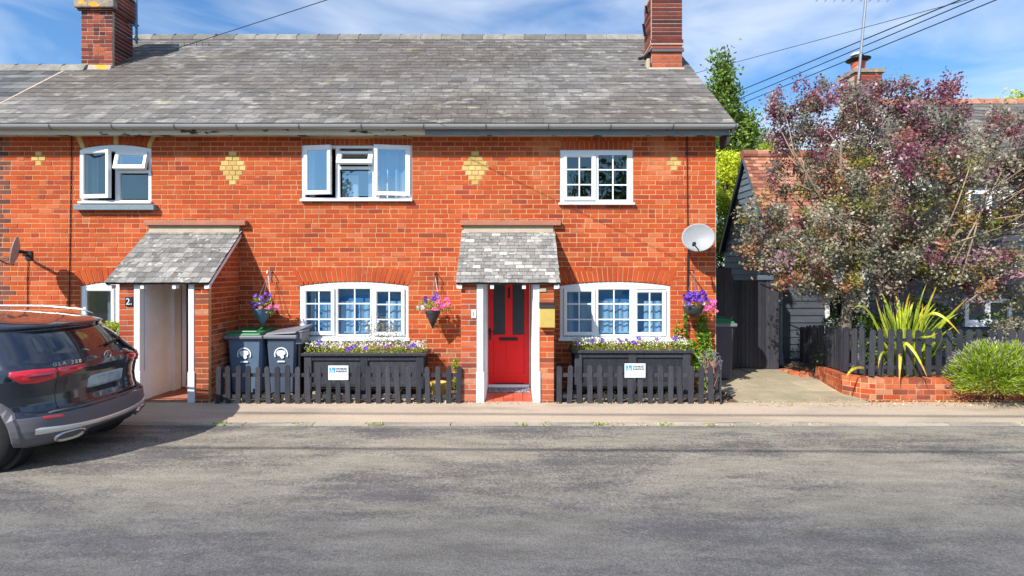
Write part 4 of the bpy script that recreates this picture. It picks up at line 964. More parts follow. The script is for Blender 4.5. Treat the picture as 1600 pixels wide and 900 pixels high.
def flower(parent, p, kind, sc=1.0, tilt=None):
    o = link('flower', random.choice(FLM[kind]), Vector(p), parent)
    d = Vector((random.uniform(-.5, .5), -1+random.uniform(0, .4), random.uniform(.0, .9))) if tilt is None else Vector(tilt)
    o.rotation_euler = d.to_track_quat('Z', 'Y').to_euler(); s = sc*random.uniform(.8, 1.15); o.scale = (s, s, s); return o

# ------------------------------------------------------------------ hanging baskets
def cone_basket(px, pytop, pybot, d, halfw, label, matk, fl, spread, leafbox):
    x = X_(px, d); zt = Z_(pytop, d); zb = Z_(pybot, d)
    root = empty('hanging_basket', (x, d, zb), label, 'hanging basket', 'planted baskets on the front wall')
    b = MB(); b.lathe([(.006, zb-zt), (halfw*.55, (zb-zt)*.5), (halfw*.98, -.01), (halfw, 0), (halfw*.9, 0), (halfw*.85, -.03)], (x, d, zt), 14); b.build('basket', M[matk], root, smooth=True)
    b = MB(); top = (x+.02, WY-.10, zt+.52)
    for a in (0, 2.1, 4.2): b.tube([(x+halfw*.95*math.cos(a), d+halfw*.95*math.sin(a), zt), top], .0035, 4)
    b.build('chain', M['steel'], root)
    b = MB(); b.tube([(x+.02, WY-.02, zt+.42), (x+.02, WY-.02, zt+.60), (x+.02, WY-.12, zt+.58), (x+.02, WY-.14, zt+.54)], .009, 6); b.build('wall_bracket', M['steel'] if matk == 'cone_blue' else M['black'], root)
    P = np.concatenate([blob((X_(l[0], d), d+l[4], Z_(l[1], d)), (l[2]/F*d, .12, l[3]/F*d), l[5], .3) for l in leafbox])
    leaf_mesh('foliage', P, .038, M['leaf'], root, rng.uniform(.2, 1, len(P)), 1.5)
    for (fx, fy, kind) in fl:
        flower(root, (X_(fx, d-.1), d-.12+random.uniform(-.05, .05), Z_(fy, d-.1)), kind)
    return root
def fl_rand(n, cx, cy, rx, ry, kind): return [(cx+random.uniform(-1, 1)*rx, cy+random.uniform(-1, 1)*ry, kind) for _ in range(n)]
cone_basket(410, 482, 511, 8.25, .155, 'blue-grey cone basket of violet petunias between the left porch and the big window', 'cone_blue',
            [(400, 462, 'violet'), (396, 472, 'violet'), (407, 468, 'violet'), (411, 464, 'violet'), (417, 459, 'violet'), (421, 464, 'violet'), (425, 460, 'violet'), (402, 476, 'violet'), (412, 472, 'violet'), (418, 469, 'violet'), (410, 480, 'pink'), (421, 481, 'pink'), (423, 477, 'pink'), (432, 478, 'pink'), (436, 479, 'pink'), (431, 483, 'pink'), (394, 474, 'violet'), (407, 474, 'violet')],
            0, [(411, 473, 17, 10, -.05, 170), (425, 485, 5, 8, -.05, 40), (416, 480, 16, 4, -.05, 60)])
cone_basket(676, 486, 513, 8.25, .125, 'black cone basket of pink and violet petunias left of the red door porch', 'cone_dark',
            fl_rand(6, 674, 464, 9, 5, 'violet')+[(683, 463, 'violet'), (666, 470, 'violet')]+fl_rand(16, 695, 475, 14, 8, 'pink')+fl_rand(4, 680, 483, 9, 2, 'pink')+fl_rand(8, 658, 480, 7, 5, 'pale'),
            0, [(673, 475, 17, 9, -.05, 190), (695, 480, 13, 7, -.05, 110), (657, 482, 8, 4, -.05, 50)])
# bowl basket on the right
d = 8.22; x = X_(1083, d); zt = Z_(478, d)
hb = empty('hanging_basket', (x, d, zt-.16), 'grey bowl basket brimming with violet and pink petunias below the right satellite dish', 'hanging basket', 'planted baskets on the front wall')
b = MB(); b.lathe([(.03, -.165), (.09, -.14), (.135, -.085), (.155, -.02), (.16, 0), (.145, 0), (.13, -.04)], (x, d, zt), 18); b.build('basket', M['cone_dark'], hb, smooth=True)
b = MB()
for a in (.5, 2.6, 4.7): b.tube([(x+.15*math.cos(a), d+.15*math.sin(a), zt), (x+.01, d, zt+.50)], .0035, 4)
b.build('chain', M['steel'], hb)
b = MB(); b.tube([(x+.01, WY-.01, zt+.30), (x+.01, WY-.01, zt+.56), (x+.01, d, zt+.54), (x+.01, d, zt+.50)], .01, 6); b.build('wall_bracket', M['black'], hb)
P = np.concatenate([blob((X_(1085, d), d-.02, Z_(472, d)), (.20, .14, .11), 260, .3), blob((X_(1108, d), d-.02, Z_(480, d)), (.09, .1, .10), 90, .3)])
leaf_mesh('foliage', P, .04, M['leaf'], hb, rng.uniform(.2, 1, len(P)), 1.5)
for (fx, fy, k) in fl_rand(26, 1088, 463, 18, 8, 'violet')+fl_rand(6, 1075, 468, 6, 8, 'violet')+fl_rand(17, 1105, 476, 11, 7, 'pink')+[(1119, 486, 'pink'), (1098, 474, 'pale')]:
    flower(hb, (X_(fx, d-.1), d-.13+random.uniform(-.05, .05), Z_(fy, d-.1)), k, 1.1)

# ------------------------------------------------------------------ planters
def planter(px0, px1, pyt, d, label, seedc):
    x0, x1 = X_(px0, d), X_(px1, d); zt = Z_(pyt, d); root = empty('planter_box', ((x0+x1)/2, d+.2, 0), label, 'planter', 'black planter boxes behind the picket fences')
    y0, y1 = d, d+.42
    b = MB(); b.box(x0+.05, x1-.05, y0+.03, y1-.03, .12, zt-.05); b.build('box_body', M['black_wood'], root)
    for (a, c) in ((x0+.02, x0+.13), ((x0+x1)/2-.055, (x0+x1)/2+.055), (x1-.13, x1-.02)):
        b = MB(); b.box(a, c, y0, y0+.04, .02, zt-.045); b.build('post', M['black_wood'], root, bevel=.004)
    for (a, c) in ((x0+.02, x0+.09), (x1-.09, x1-.02)):
        b = MB(); b.box(a, c, y1-.04, y1, .02, zt-.045); b.build('post', M['black_wood'], root, bevel=.004)
    for (a, c) in ((x0+.131, (x0+x1)/2-.056), ((x0+x1)/2+.056, x1-.131)):
        for zz, hh in ((zt-.11, .055), (.15, .06)):
            b = MB(); b.box(a, c, y0+.006, y0+.034, zz, zz+hh); b.build('rail', M['black_wood'], root, bevel=.003)
    b = MB(); b.ring(x0-.02, x1+.02, 0, 1, .0, 0, 1)
    b = MB(); b.box(x0-.02, x1+.02, y0-.025, y0+.045, zt-.04, zt); b.box(x0-.02, x1+.02, y1-.045, y1+.02, zt-.04, zt); b.box(x0-.02, x0+.05, y0+.0455, y1-.0455, zt-.04, zt); b.box(x1-.05, x1+.02, y0+.0455, y1-.0455, zt-.04, zt); b.build('rim', M['black_wood'], root, bevel=.004)
    b = MB(); b.box(x0+.05, x1-.05, y0+.046, y1-.046, zt-.06, zt-.012); b.build('soil', M['soil'], root)
    return root, x0, x1, zt
pl, x0, x1, zt = planter(473, 664, 552, 7.98, 'long black wooden planter of white and violet flowers beneath the left big window', 1)
def bedding(root, x0, x1, zt, d, h):
    n = int((x1-x0)*700)
    P = np.stack([rng.uniform(x0+.01, x1-.01, n), rng.uniform(d+.0, d+.40, n), zt-.01+rng.uniform(0, 1, n)**1.3*(h+.05*np.sin(np.arange(n)*.01))], 1)
    leaf_mesh('foliage', P, .034, M['leaf'], root, rng.uniform(.25, 1, n), 2.2, droop=-.6)
    m = int((x1-x0)*480); Q = np.stack([rng.uniform(x0+.02, x1-.02, m), rng.uniform(d-.01, d+.38, m), zt+h*.55+rng.uniform(0, 1, m)*h*.7], 1)
    leaf_mesh('alyssum_blossom', Q, .026, M['petal_white'], root, rng.uniform(0, 1, m), 1.1, kind='stuff')
bedding(pl, x0, x1, zt, 7.98, .125)
for fx, fy in ((499, 536), (543, 546), (549, 544), (572, 545), (606, 541), (640, 542), (646, 539), (649, 540), (555, 541)):
    flower(pl, (X_(fx, 7.96), 7.955, Z_(fy, 7.96)), 'violet', 1.0)
# the taller sprawling plant in the left planter
pf = empty('daisy_plant', (X_(597, 8.15), 8.15, zt), 'spindly grey leaved daisy plant rising from the left planter before the window', 'plant')
b = MB(); tips = []
for k in range(16):
    t = Vector((X_(597, 8.15)+random.uniform(-.22, .22), 8.12+random.uniform(-.12, .1), zt+random.uniform(.2, .48))); s = Vector((X_(597, 8.15)+random.uniform(-.05, .05), 8.15, zt)); b.tube([s, s.lerp(t, .5)+Vector((random.uniform(-.03, .03), 0, .03)), t], [.004, .003, .002], 4); tips.append(t)
b.tube([(X_(595, 8.15), 8.15, zt), (X_(590, 8.1), 8.1, zt+.4), (X_(586, 8.1), 8.1, zt+.68)], .003, 4)
b.build('stem', M['twig'], pf)
P = np.concatenate([np.array(t)+rng.normal(size=(34, 3))*np.array((.05, .05, .06)) for t in tips]); leaf_mesh('foliage', P, .03, M['leaf_smoke'], pf, rng.uniform(.1, .62, len(P)), 2.2)
for t in tips[:9]: flower(pf, t+Vector((random.uniform(-.04, .04), -.05, random.uniform(-.04, .05))), 'white', 1.5)
pr_, x0, x1, zt = planter(896, 1081, 547.5, 8.0, 'long black wooden planter of white and violet flowers beneath the right window', 2)
bedding(pr_, x0, x1, zt, 8.0, .135)
for fx, fy in ((925, 533), (941, 531), (968, 532), (990, 535), (992, 537), (998, 529), (1026, 530), (1056, 527), (1054, 530), (978, 531), (901, 537)):
    flower(pr_, (X_(fx, 7.98), 7.975, Z_(fy, 7.98)), 'violet', 1.05)

# ------------------------------------------------------------------ wheelie bins
def wheelie(cx, d, w, dep, zt, label, body, lid, logo=True, tilt=0, ang=0, jumble=False, base=0.0):
    root = empty('wheelie_bin', (cx, d+dep/2, base), label, 'wheelie bin', 'wheeled rubbish bins')
    b = MB(); hw = w/2; k = .80
    zs = [(.05, k, .0), (.30, k+.05, .01), (zt-.19, .965, .0), (zt-.12, 1.0, .0)]
    ri = []
    for (z, f, o) in zs:
        a = hw*f*.93; y0 = d+.03+(1-f)*.25; y1 = d+dep-.03; c_ = .035
        ri.append([b.pt(p) for p in ((cx-a+c_, y0, z+base), (cx+a-c_, y0, z+base), (cx+a, y0+c_, z+base), (cx+a, y1-c_, z+base), (cx+a-c_, y1, z+base), (cx-a+c_, y1, z+base), (cx-a, y1-c_, z+base), (cx-a, y0+c_, z+base))])
    for i in range(3):
        for j in range(8): b.face((ri[i][j], ri[i][(j+1) % 8], ri[i+1][(j+1) % 8], ri[i+1][j]), 0, .5)
    b.face(ri[0][::-1], 0, .5); b.face(ri[-1], 0, .5)
    b.build('bin_body', M[body], root, bevel=.004)
    b = MB(); b.box(cx-hw, cx+hw, d-.01, d+dep, base+zt-.125, base+zt-.07); b.build('rim', M['bin_lid'], root, bevel=.014)
    b = MB(); zl = base+zt-.069
    if not jumble:
        b.hexa([(cx-hw+.03, d-.005, zl), (cx+hw-.03, d-.005, zl), (cx+hw-.03, d+dep-.02, zl), (cx-hw+.03, d+dep-.02, zl), (cx-hw+.05, d+.02, zl+.035), (cx+hw-.05, d+.02, zl+.035), (cx+hw-.07, d+dep-.06, zl+.085), (cx-hw+.07, d+dep-.06, zl+.085)])
        b.build('lid', M[lid], root, bevel=.015)
        b = MB(); b.tube([(cx-hw+.045, d+.0, zl+.02), (cx-hw+.06, d+.03, zl+.055), (cx+hw-.1, d+.03, zl+.055), (cx+hw-.045, d+.10, zl+.105)], .012, 6); b.build('lid_edge', M[lid], root)
    else:
        b.hexa([(cx-hw+.02, d-.005, zl), (cx+hw-.02, d-.005, zl+.03), (cx+hw+.04, d+dep-.02, zl+.05), (cx-hw+.02, d+dep-.02, zl), (cx-hw+.04, d+.02, zl+.03), (cx+hw+.0, d+.02, zl+.06), (cx+hw+.07, d+dep-.06, zl+.12), (cx-hw+.07, d+dep-.06, zl+.05)])
        b.build('lid', M[lid], root, bevel=.01)
    for s in (-1, 1):
        b = MB(); b.lathe([(.03, 0), (.10, .0), (.10, .05), (.03, .05)], (cx+s*(hw*.78)-.025, d+dep-.06, base+.10), 16, axis='x'); b.build('wheel', M['tyre'], root)
    if logo:
        zc_ = base+zt-.36; yl = d+.030+(1-.95)*.25-.007
        b = MB(); R_ = .105; n = 26
        for k2 in range(n):
            a0 = math.radians(-25+230*k2/n); a1 = math.radians(-25+230*(k2+1)/n)
            b.hexa([(cx+R_*math.cos(a0), yl, zc_+R_*math.sin(a0)), (cx+R_*math.cos(a1), yl, zc_+R_*math.sin(a1)), (cx+R_*math.cos(a1), yl+.002, zc_+R_*math.sin(a1)), (cx+R_*math.cos(a0), yl+.002, zc_+R_*math.sin(a0)),
                    (cx+(R_-.018)*math.cos(a0), yl, zc_+(R_-.018)*math.sin(a0)), (cx+(R_-.018)*math.cos(a1), yl, zc_+(R_-.018)*math.sin(a1)), (cx+(R_-.018)*math.cos(a1), yl+.002, zc_+(R_-.018)*math.sin(a1)), (cx+(R_-.018)*math.cos(a0), yl+.002, zc_+(R_-.018)*math.sin(a0))])
        b.prism([(cx-.075, zc_+.02), (cx-.05, zc_-.02), (cx-.02, zc_-.03), (cx+.01, zc_-.07), (cx+.045, zc_-.05), (cx+.035, zc_-.02), (cx+.07, zc_+.01), (cx+.06, zc_+.05), (cx+.01, zc_+.06), (cx-.05, zc_+.055)], yl, yl+.002)
        b.prism([(cx-.06, zc_-.12), (cx+.06, zc_-.12), (cx+.05, zc_-.098), (cx-.05, zc_-.098)], yl, yl+.002)
        b.build('emblem', M['decal'], root)
    return root
wheelie(X_(379.5, 7.98), 7.98, .585, .66, Z_(517, 7.98), 'blue-grey wheelie bin with a green lid and a round white council emblem', 'bin', 'bin_green')
wheelie(X_(437.5, 7.98), 7.98, .50, .56, Z_(516.5, 7.98), 'dark slate wheelie bin with a cluttered grey lid beside the green lidded one', 'bin2', 'bin_lid', jumble=True)
wheelie(X_(1131, 9.0), 9.0, .46, .56, Z_(499, 9.0), 'dark wheelie bin with a green lid standing behind the corner by the side gate', 'bin_brown', 'bin_green', logo=False)
# crate piled behind second bin
b = MB(); xx0, xx1 = X_(450, 8.1), X_(474, 8.1); yy = 8.04
b.box(xx0, xx1, yy, yy+.3, Z_(537, 8.1), Z_(519, 8.1)); cr_ = b.build('storage_crate', M['bin_lid'], None, bevel=.01)
cr_2 = MB(); cr_2.box(xx0-.005, xx1+.01, yy-.01, yy+.31, Z_(519, 8.1)+.001, Z_(516.5, 8.1)); rim_ = cr_2.build('lid', M['bin_lid'], cr_, bevel=.005)
b = MB(); b.box(xx0+.03, xx0+.06, yy+.02, yy+.28, 0, Z_(537, 8.1)); b.box(xx1-.06, xx1-.03, yy+.02, yy+.28, 0, Z_(537, 8.1)); b.build('stand_leg', M['black'], cr_)
tag(cr_, 'grey plastic crate on legs squeezed between the slate bin and the left planter', 'crate')

# ------------------------------------------------------------------ picket fences
def picket_mesh(w, h, t=.02):
    b = MB(); pr = [(-w/2, 0), (w/2, 0), (w/2, h-w*.42), (w*.33, h-w*.12), (w*.12, h), (-w*.12, h), (-w*.33, h-w*.12), (-w/2, h-w*.42)]
    b.prism(pr, 0, t, 0, random.random())
    me = bpy.data.meshes.new('picket'); me.from_pydata(b.v, [], b.f); me.materials.append(M['black_wood'])
    at = me.attributes.new('rnd', 'FLOAT', 'FACE'); at.data.foreach_set('value', b.r); me.update(); return me
def fence(name, pts, h, zb, sp, w, label, rails, basez=None, jit=.012, poles=True, group='black picket fences'):
    """pts: polyline in plan (x,y[,z]); pickets stand in front of the rails"""
    root = empty(name, (pts[0][0], pts[0][1], zb), label, 'fence', group)
    pm = [picket_mesh(w, h*random.uniform(.985, 1.02)) for _ in range(6)]
    for i in range(len(pts)-1):
        a, c = Vector((pts[i][0], pts[i][1], 0)), Vector((pts[i+1][0], pts[i+1][1], 0)); L = (c-a).length; d = (c-a).normalized(); ang = math.atan2(d.y, d.x)
        za = pts[i][2] if len(pts[i]) > 2 else zb; zc_ = pts[i+1][2] if len(pts[i+1]) > 2 else zb
        n = max(1, round(L/(sp[i] if hasattr(sp, '__len__') else sp)))
        for k in range(n+1 if i == len(pts)-2 else n):
            t = k/n; p = a+d*(L*t); o = link('picket', random.choice(pm), Vector((p.x+random.uniform(-jit, jit)*.6, p.y, za+(zc_-za)*t+random.uniform(-.008, .008))), root)
            o.rotation_euler = (random.uniform(-.01, .01), random.gauss(0, jit*1.6), ang)
        R = Matrix.Translation(a) @ Matrix.Rotation(ang, 4, 'Z')
        for rz in rails:
            b = MB(); b.T = R; b.hexa([(0, .021, za+rz), (L, .021, zc_+rz), (L, .05, zc_+rz), (0, .05, za+rz), (0, .021, za+rz+.05), (L, .021, zc_+rz+.05), (L, .05, zc_+rz+.05), (0, .05, za+rz+.05)], 0); b.build('rail', M['black_wood'], root)
    for (x, y, *_z) in (pts[0], pts[-1]) if poles else ():
        b = MB(); b.box(x-.03, x+.03, y+.055, y+.11, zb-.05, zb+h*.95); b.build('fence_post', M['black_wood'], root, bevel=.005)
    return root
fd = 7.60
fence('picket_fence', [(X_(340, fd), fd), (X_(716, fd), fd)], .53, 0.0, .1435, .070, 'low black picket fence in front of the bins and left planter', (.07, .375))
fence('picket_fence', [(X_(874, fd), fd), (X_(1127, fd), fd), (X_(1130, 7.9), 8.05)], .54, 0.0, .1435, .072, 'low black picket fence in front of the right planter, before the ivy', (.07, .375))
def park_sign(px0, px1, py0, py1, label):
    d = fd-.012; x0, x1, z0, z1 = X_(px0, d), X_(px1, d), Z_(py1, d), Z_(py0, d)
    root = empty('parking_sign', ((x0+x1)/2, d, z0), label, 'sign', 'disabled parking signs on the picket fences')
    b = MB(); b.box(x0, x1, d-.006, d+.004, z0, z1); b.build('sign_board', M['decal'], root, bevel=.003)
    w = x1-x0; h = z1-z0; y = d-.0085
    b = MB(); b.box(x0+.06*w, x0+.34*w, y, y+.002, z0+.50*h, z0+.88*h); b.build('blue_square', M['print_blue'], root)
    # wheelchair symbol
    b = MB(); cx, cz = x0+.19*w, z0+.62*h; R_ = .026; n = 14
    for k in range(n):
        a0 = math.radians(160+250*k/n); a1 = math.radians(160+250*(k+1)/n)
        b.prism([(cx+R_*math.cos(a0), cz+R_*math.sin(a0)), (cx+R_*math.cos(a1), cz+R_*math.sin(a1)), (cx+(R_-.007)*math.cos(a1), cz+(R_-.007)*math.sin(a1)), (cx+(R_-.007)*math.cos(a0), cz+(R_-.007)*math.sin(a0))], y-.002, y-.0003)
    b.prism([(cx-.008, cz+.03), (cx, cz+.03), (cx+.004, cz+.002), (cx+.026, cz+.0), (cx+.034, cz-.024), (cx+.026, cz-.026), (cx+.018, cz-.008), (cx-.004, cz-.006)], y-.002, y-.0003)
    b.prism([(cx-.006+.008*math.cos(t), cz+.042+.008*math.sin(t)) for t in [2*math.pi*q/8 for q in range(8)]], y-.002, y-.0003)
    b.build('wheelchair_symbol', M['decal'], root)
    text_mesh('DISABLED', x0+.66*w, y, z0+.79*h, .15*h*1.25, root, M['print_dark'], bold=.0006)
    text_mesh('PARKING', x0+.66*w, y, z0+.60*h, .15*h*1.25, root, M['print_dark'], bold=.0006)
    for k, (f, ww) in enumerate(((.38, .84), (.27, .78), (.16, .62))):
        b = MB()
        xx = x0+w*(.5-ww/2)
        while xx < x0+w*(.5+ww/2):
            l = random.uniform(.008, .026); b.box(xx, xx+l, y, y+.002, z0+f*h-.004, z0+f*h+.004); xx += l+.006
        b.build('small_print', M['print_grey'], root)
    return root
park_sign(513, 544.5, 571.3, 593.7, 'white disabled parking sign on the fence before the left planter')
park_sign(976, 1008.5, 568, 590, 'white disabled parking sign on the fence before the right planter')

# old stones, a concrete block and weeds behind the fences (ground clutter)
b = MB()
for k in range(420):
    x = random.uniform(-4.3, 3.1); 
    if -.8 < x < .65: continue
    y = random.uniform(7.67, 8.45); r = random.uniform(.012, .038); z = 0
    b.hexa([(x-r, y-r*.8, -.01), (x+r*.8, y-r, -.01), (x+r, y+r*.7, -.01), (x-r*.7, y+r, -.01), (x-r*.6, y-r*.5, r*.9), (x+r*.5, y-r*.6, r*.8), (x+r*.6, y+r*.4, r*.9), (x-r*.4, y+r*.6, r)], 0)
tag(b.build('gravel', M['gravel']), 'pale loose stones on the soil behind the picket fences', 'gravel', kind='stuff')
def weeds(name, boxes, label, mk='leaf', size=.035, droop=-.3):
    P = np.concatenate([np.stack([rng.uniform(x0, x1, n), rng.uniform(y0, y1, n), z0+(z1-z0)*rng.uniform(0, 1, n)**1.5], 1) for (x0, x1, y0, y1, z0, z1, n) in boxes])
    o = leaf_mesh(name, P, size, M[mk], None, rng.uniform(0, 1, len(P)), 2.2, droop=droop); tag(o, label, 'weeds', kind='stuff'); return o
bx = []
for k in range(26):
    x = random.choice([random.uniform(-4.2, -.8), random.uniform(.65, 3.0)]); y = random.uniform(7.66, 7.9); bx.append((x-.05, x+.05, y, y+.06, 0, random.uniform(.05, .16), 22))
weeds('weeds', bx, 'small green weeds at the foot of the picket fences')
bx = [(X_(p, 6.8)-.08, X_(p, 6.8)+.10, YK-.02, YK+.05, -.05, -.02, 26) for p in (345, 352, 470, 582, 590, 812, 930, 940, 1038, 1105, 1600, 850)]
weeds('kerb_weeds', bx, 'tiny weed tufts along the edge between road and pavement', size=.028)
P = np.concatenate([np.stack([rng.uniform(-4.3, 3.1, 520), rng.uniform(7.58, 7.70, 520), rng.uniform(.0, .015, 520)], 1), np.stack([rng.uniform(3.3, 9, 700), rng.uniform(7.45, 7.78, 700)*1.0, rng.uniform(-.005, .02, 700)], 1),
                    np.stack([rng.uniform(1.0, 4.2, 110), rng.uniform(YK-.03, YK+.06, 110), np.full(110, -.042)], 1), np.stack([rng.uniform(5.2, 5.9, 260), rng.uniform(8.9, 10.1, 260), rng.uniform(.0, .06, 260)], 1)])
o = leaf_mesh('fallen_leaves', P, .03, M['straw'], None, rng.uniform(0, 1, len(P)), 1.8, droop=0, flat=0); tag(o, 'dry straw coloured leaves scattered along the fence foot and low wall', 'leaves', kind='stuff')
# ivy at the wall corner, hedge left, small clematis by red porch
iv = empty('ivy', (X_(1095, 8.3), 8.3, 0), 'bright green ivy climbing the wall corner below the bowl basket', 'plant')
P = []
for (px, py, rx, ry, n, dd) in ((1058, 520, 6, 20, 70, 8.42), (1071, 505, 4, 25, 90, 8.44), (1096, 520, 10, 28, 260, 8.42), (1105, 535, 8, 22, 200, 8.40), (1080, 545, 16, 14, 320, 8.25), (1092, 565, 12, 14, 240, 8.15), (1078, 575, 8, 10, 100, 8.1), (1110, 555, 8, 10, 120, 8.2), (1062, 535, 10, 8, 70, 8.35), (1100, 600, 12, 12, 120, 7.95), (1100, 498, 6, 8, 40, 8.44)):
    P.append(blob((X_(px, dd), dd, Z_(py, dd)), (rx/F*dd, .05, ry/F*dd), n, .2))
P = np.concatenate(P); P[:, 1] = np.minimum(P[:, 1], 8.48); leaf_mesh('foliage', P, .045, M['leaf_ivy'], iv, rng.uniform(0, 1, len(P)), 1.25)
b = MB(); b.tube([(X_(1096, 8.44), 8.44, 0), (X_(1100, 8.47), 8.47, .8), (X_(1098, 8.47), 8.47, 1.25)], .008, 5); b.tube([(X_(1082, 8.44), 8.44, 0), (X_(1074, 8.47), 8.47, .7), (X_(1070, 8.47), 8.47, 1.25)], .006, 5); b.build('stem', M['twig'], iv)
gs = empty('shrub', (X_(1112, 7.9), 7.9, 0), 'small grey dried shrub at the right end of the picket fence', 'shrub')
P = blob((X_(1110, 7.9), 7.92, Z_(562, 7.9)), (.18, .14, .15), 340, .3); leaf_mesh('foliage', P, .03, M['seed'], gs, None, 3)
b = MB()
for k in range(12): b.tube([(X_(1110, 7.9), 7.92, 0), (X_(1110, 7.9)+random.uniform(-.15, .15), 7.92+random.uniform(-.1, .1), random.uniform(.4, .68))], [.006, .002], 4)
b.build('stem', M['twig'], gs)
cl = empty('climber', (X_(712, 8.0), 8.0, 0), 'yellow-green leafy sprig at the left pier of the red door porch', 'plant')
P = np.concatenate([blob((X_(712, 7.9), 7.85, Z_(568, 7.9)), (.06, .06, .08), 70, .3), blob((X_(712, 7.9), 7.9, Z_(595, 7.9)), (.05, .05, .16), 60, .3)]); leaf_mesh('foliage', P, .045, M['leaf_ivy'], cl, rng.uniform(.4, 1, len(P)), 1.5)
b = MB(); b.tube([(X_(712, 8), 7.92, 0), (X_(713, 8), 7.88, .3), (X_(711, 8), 7.86, .62)], .006, 5); b.build('stem', M['twig'], cl)
hd = empty('hedge_bush', (X_(176, 7.9), 7.9, 0), 'clipped yellow-green bush under the window beyond the parked car', 'bush')
P = np.concatenate([blob((X_(172, 7.95), 7.95, Z_(545, 7.95)), (.42, .22, .42), 2600, .7)]); leaf_mesh('foliage', P, .045, M['leaf_lime'], hd, rng.uniform(.1, .9, len(P)), 1.4)
b = MB(); b.tube([(X_(172, 7.95), 7.95, 0), (X_(172, 7.95), 7.95, .5)], .03, 6); b.build('stem', M['bark'], hd)
# salvaged bricks and a pot behind the left fence
b = MB(); b.lathe([(.07, 0), (.10, .02), (.12, .20), (.13, .24), (.11, .24), (.10, .20)], (X_(685, 7.9), 7.92, 0), 16); o = b.build('plant_pot', M['gold'], None, smooth=True); tag(o, 'mossy yellowish plant pot behind the left fence near its right end', 'plant pot')
b = MB(); b.box(X_(535, 8.35), X_(620, 8.35), 8.30, 8.42, 0, Z_(588, 8.35)); o = b.build('stone_trough', M['coping'], None, bevel=.02); tag(o, 'pale stone trough on the ground behind the left planter', 'trough')

# ================================================================== parked car
CX, CY, CG = -4.43, 5.93, -.06
WB = .87; NE = 2.5; ECC = .62
LEV = [ # z, R, W
 (.16, .10, .80), (.20, .02, .84), (.26, -.025, .862), (.34, -.035, .87), (.42, -.025, .872), (.475, -.012, .872), (.495, .012, .870), (.52, .055, .868), (.58, .075, .868), (.66, .085, .870), (.74, .075, .870),
 (.82, .055, .865), (.89, .05, .852), (.94, .065, .835), (.985, .10, .815), (1.02, .135, .795), (1.08, .19, .765), (1.16, .27, .73), (1.24, .355, .695), (1.285, .405, .675), (1.30, .375, .668), (1.318, .36, .662), (1.34, .42, .655),
 (1.37, .58, .640), (1.40, .82, .60), (1.425, 1.10, .53), (1.442, 1.4, .42), (1.45, 1.75, .22), (1.452, 1.95, .05)]
ZC = np.array([l[0] for l in LEV]); RC = np.array([l[1] for l in LEV]); WC = np.array([l[2] for l in LEV])
CL = 4.05
def front_u(z): return CL-np.interp(z, [.16, .3, .5, .7, .82, .90, 1.0, 1.2, 1.34, 1.40, 1.452], [.2, .04, 0, .04, .16, .75, 1.15, 1.6, 1.98, 2.15, 2.1])
def car_uv(t, z):
    """t in [-pi/2,pi/2] round the tail; returns u (forward), y (lateral, + towards the house)"""
    R = np.interp(z, ZC, RC); Wd = np.interp(z, ZC, WC); s = abs(math.sin(t))**(2/NE); c = max(0, math.cos(t))**(2/NE)
    return R+ECC*(1-c), math.copysign(Wd*s, t)
def cw(u, y, z): return Vector((CX-u, CY+y, z+0.0))
def tof(y, z):
    Wd = np.interp(z, ZC, WC); return math.copysign(math.asin(min(1, abs(y)/Wd)**(NE/2)), y)
def car_pt(t, z, off=0):
    u, y = car_uv(t, z); e = .01
    a = cw(*car_uv(min(t+e, math.pi/2), z), z)-cw(*car_uv(max(t-e, -math.pi/2), z), z)
    b_ = cw(*car_uv(t, z+.01), z+.01)-cw(*car_uv(t, z-.01), z-.01)
    n = b_.cross(a); n.normalize()
    if n.x < 0 and abs(n.x) > .15 or n.dot(Vector((1, 0.0, .3))+Vector((0, y*2, 0))) < 0: n = -n
    return cw(u, y, z)+n*off
car = empty('parked_car', (CX-2, CY, CG), 'shiny black compact SUV parked at the kerb on the left, seen from behind', 'car')
# body rings
zs = sorted(set(list(np.linspace(.16, 1.452, 66))+[l[0] for l in LEV]))
tt = np.linspace(-math.pi/2, math.pi/2, 57)
WU, WF, WR, WZ = .72, 3.35, .345, CG+.345
def halfw(u, z):
    R_, Wd = float(np.interp(z, ZC, RC)), float(np.interp(z, ZC, WC)); q = (u-R_)/ECC
    if q >= 1: return Wd*1.004
    return Wd*max(0, 1-(1-max(q, 0))**NE)**(1/NE)
b = MB(); rings = []
for z in zs:
    ring_ = []; uf = float(front_u(z)); Wd = np.interp(z, ZC, WC); R = np.interp(z, ZC, RC)
    for t in tt: u, y = car_uv(t, z); ring_.append((u, y))
    u0 = R+ECC; u1 = max(uf-.8, u0+.02)
    side = [u0+(u1-u0)*k/50 for k in range(1, 51)]
    ring_ += [(u, Wd*(1+.02*math.sin(math.pi*(u-u0)/(u1-u0)))) for u in side]
    ring_ += [(u1+(uf-u1)*math.sin(a)**(2/2.6), Wd*math.cos(a)**(2/2.6)*math.copysign(1, 1)) for a in np.linspace(0, math.pi/2, 12)[1:]]
    ring_ += [(u1+(uf-u1)*math.sin(a)**(2/2.6), -Wd*math.cos(a)**(2/2.6)) for a in np.linspace(math.pi/2, 0, 12)[1:-1]]
    ring_ += [(u, -Wd*(1+.02*math.sin(math.pi*(u-u0)/(u1-u0)))) for u in side[::-1]]
    rings.append([b.pt(cw(u, y, z)) for (u, y) in ring_])
    UV = ring_
nn = len(rings[0])
cent = []
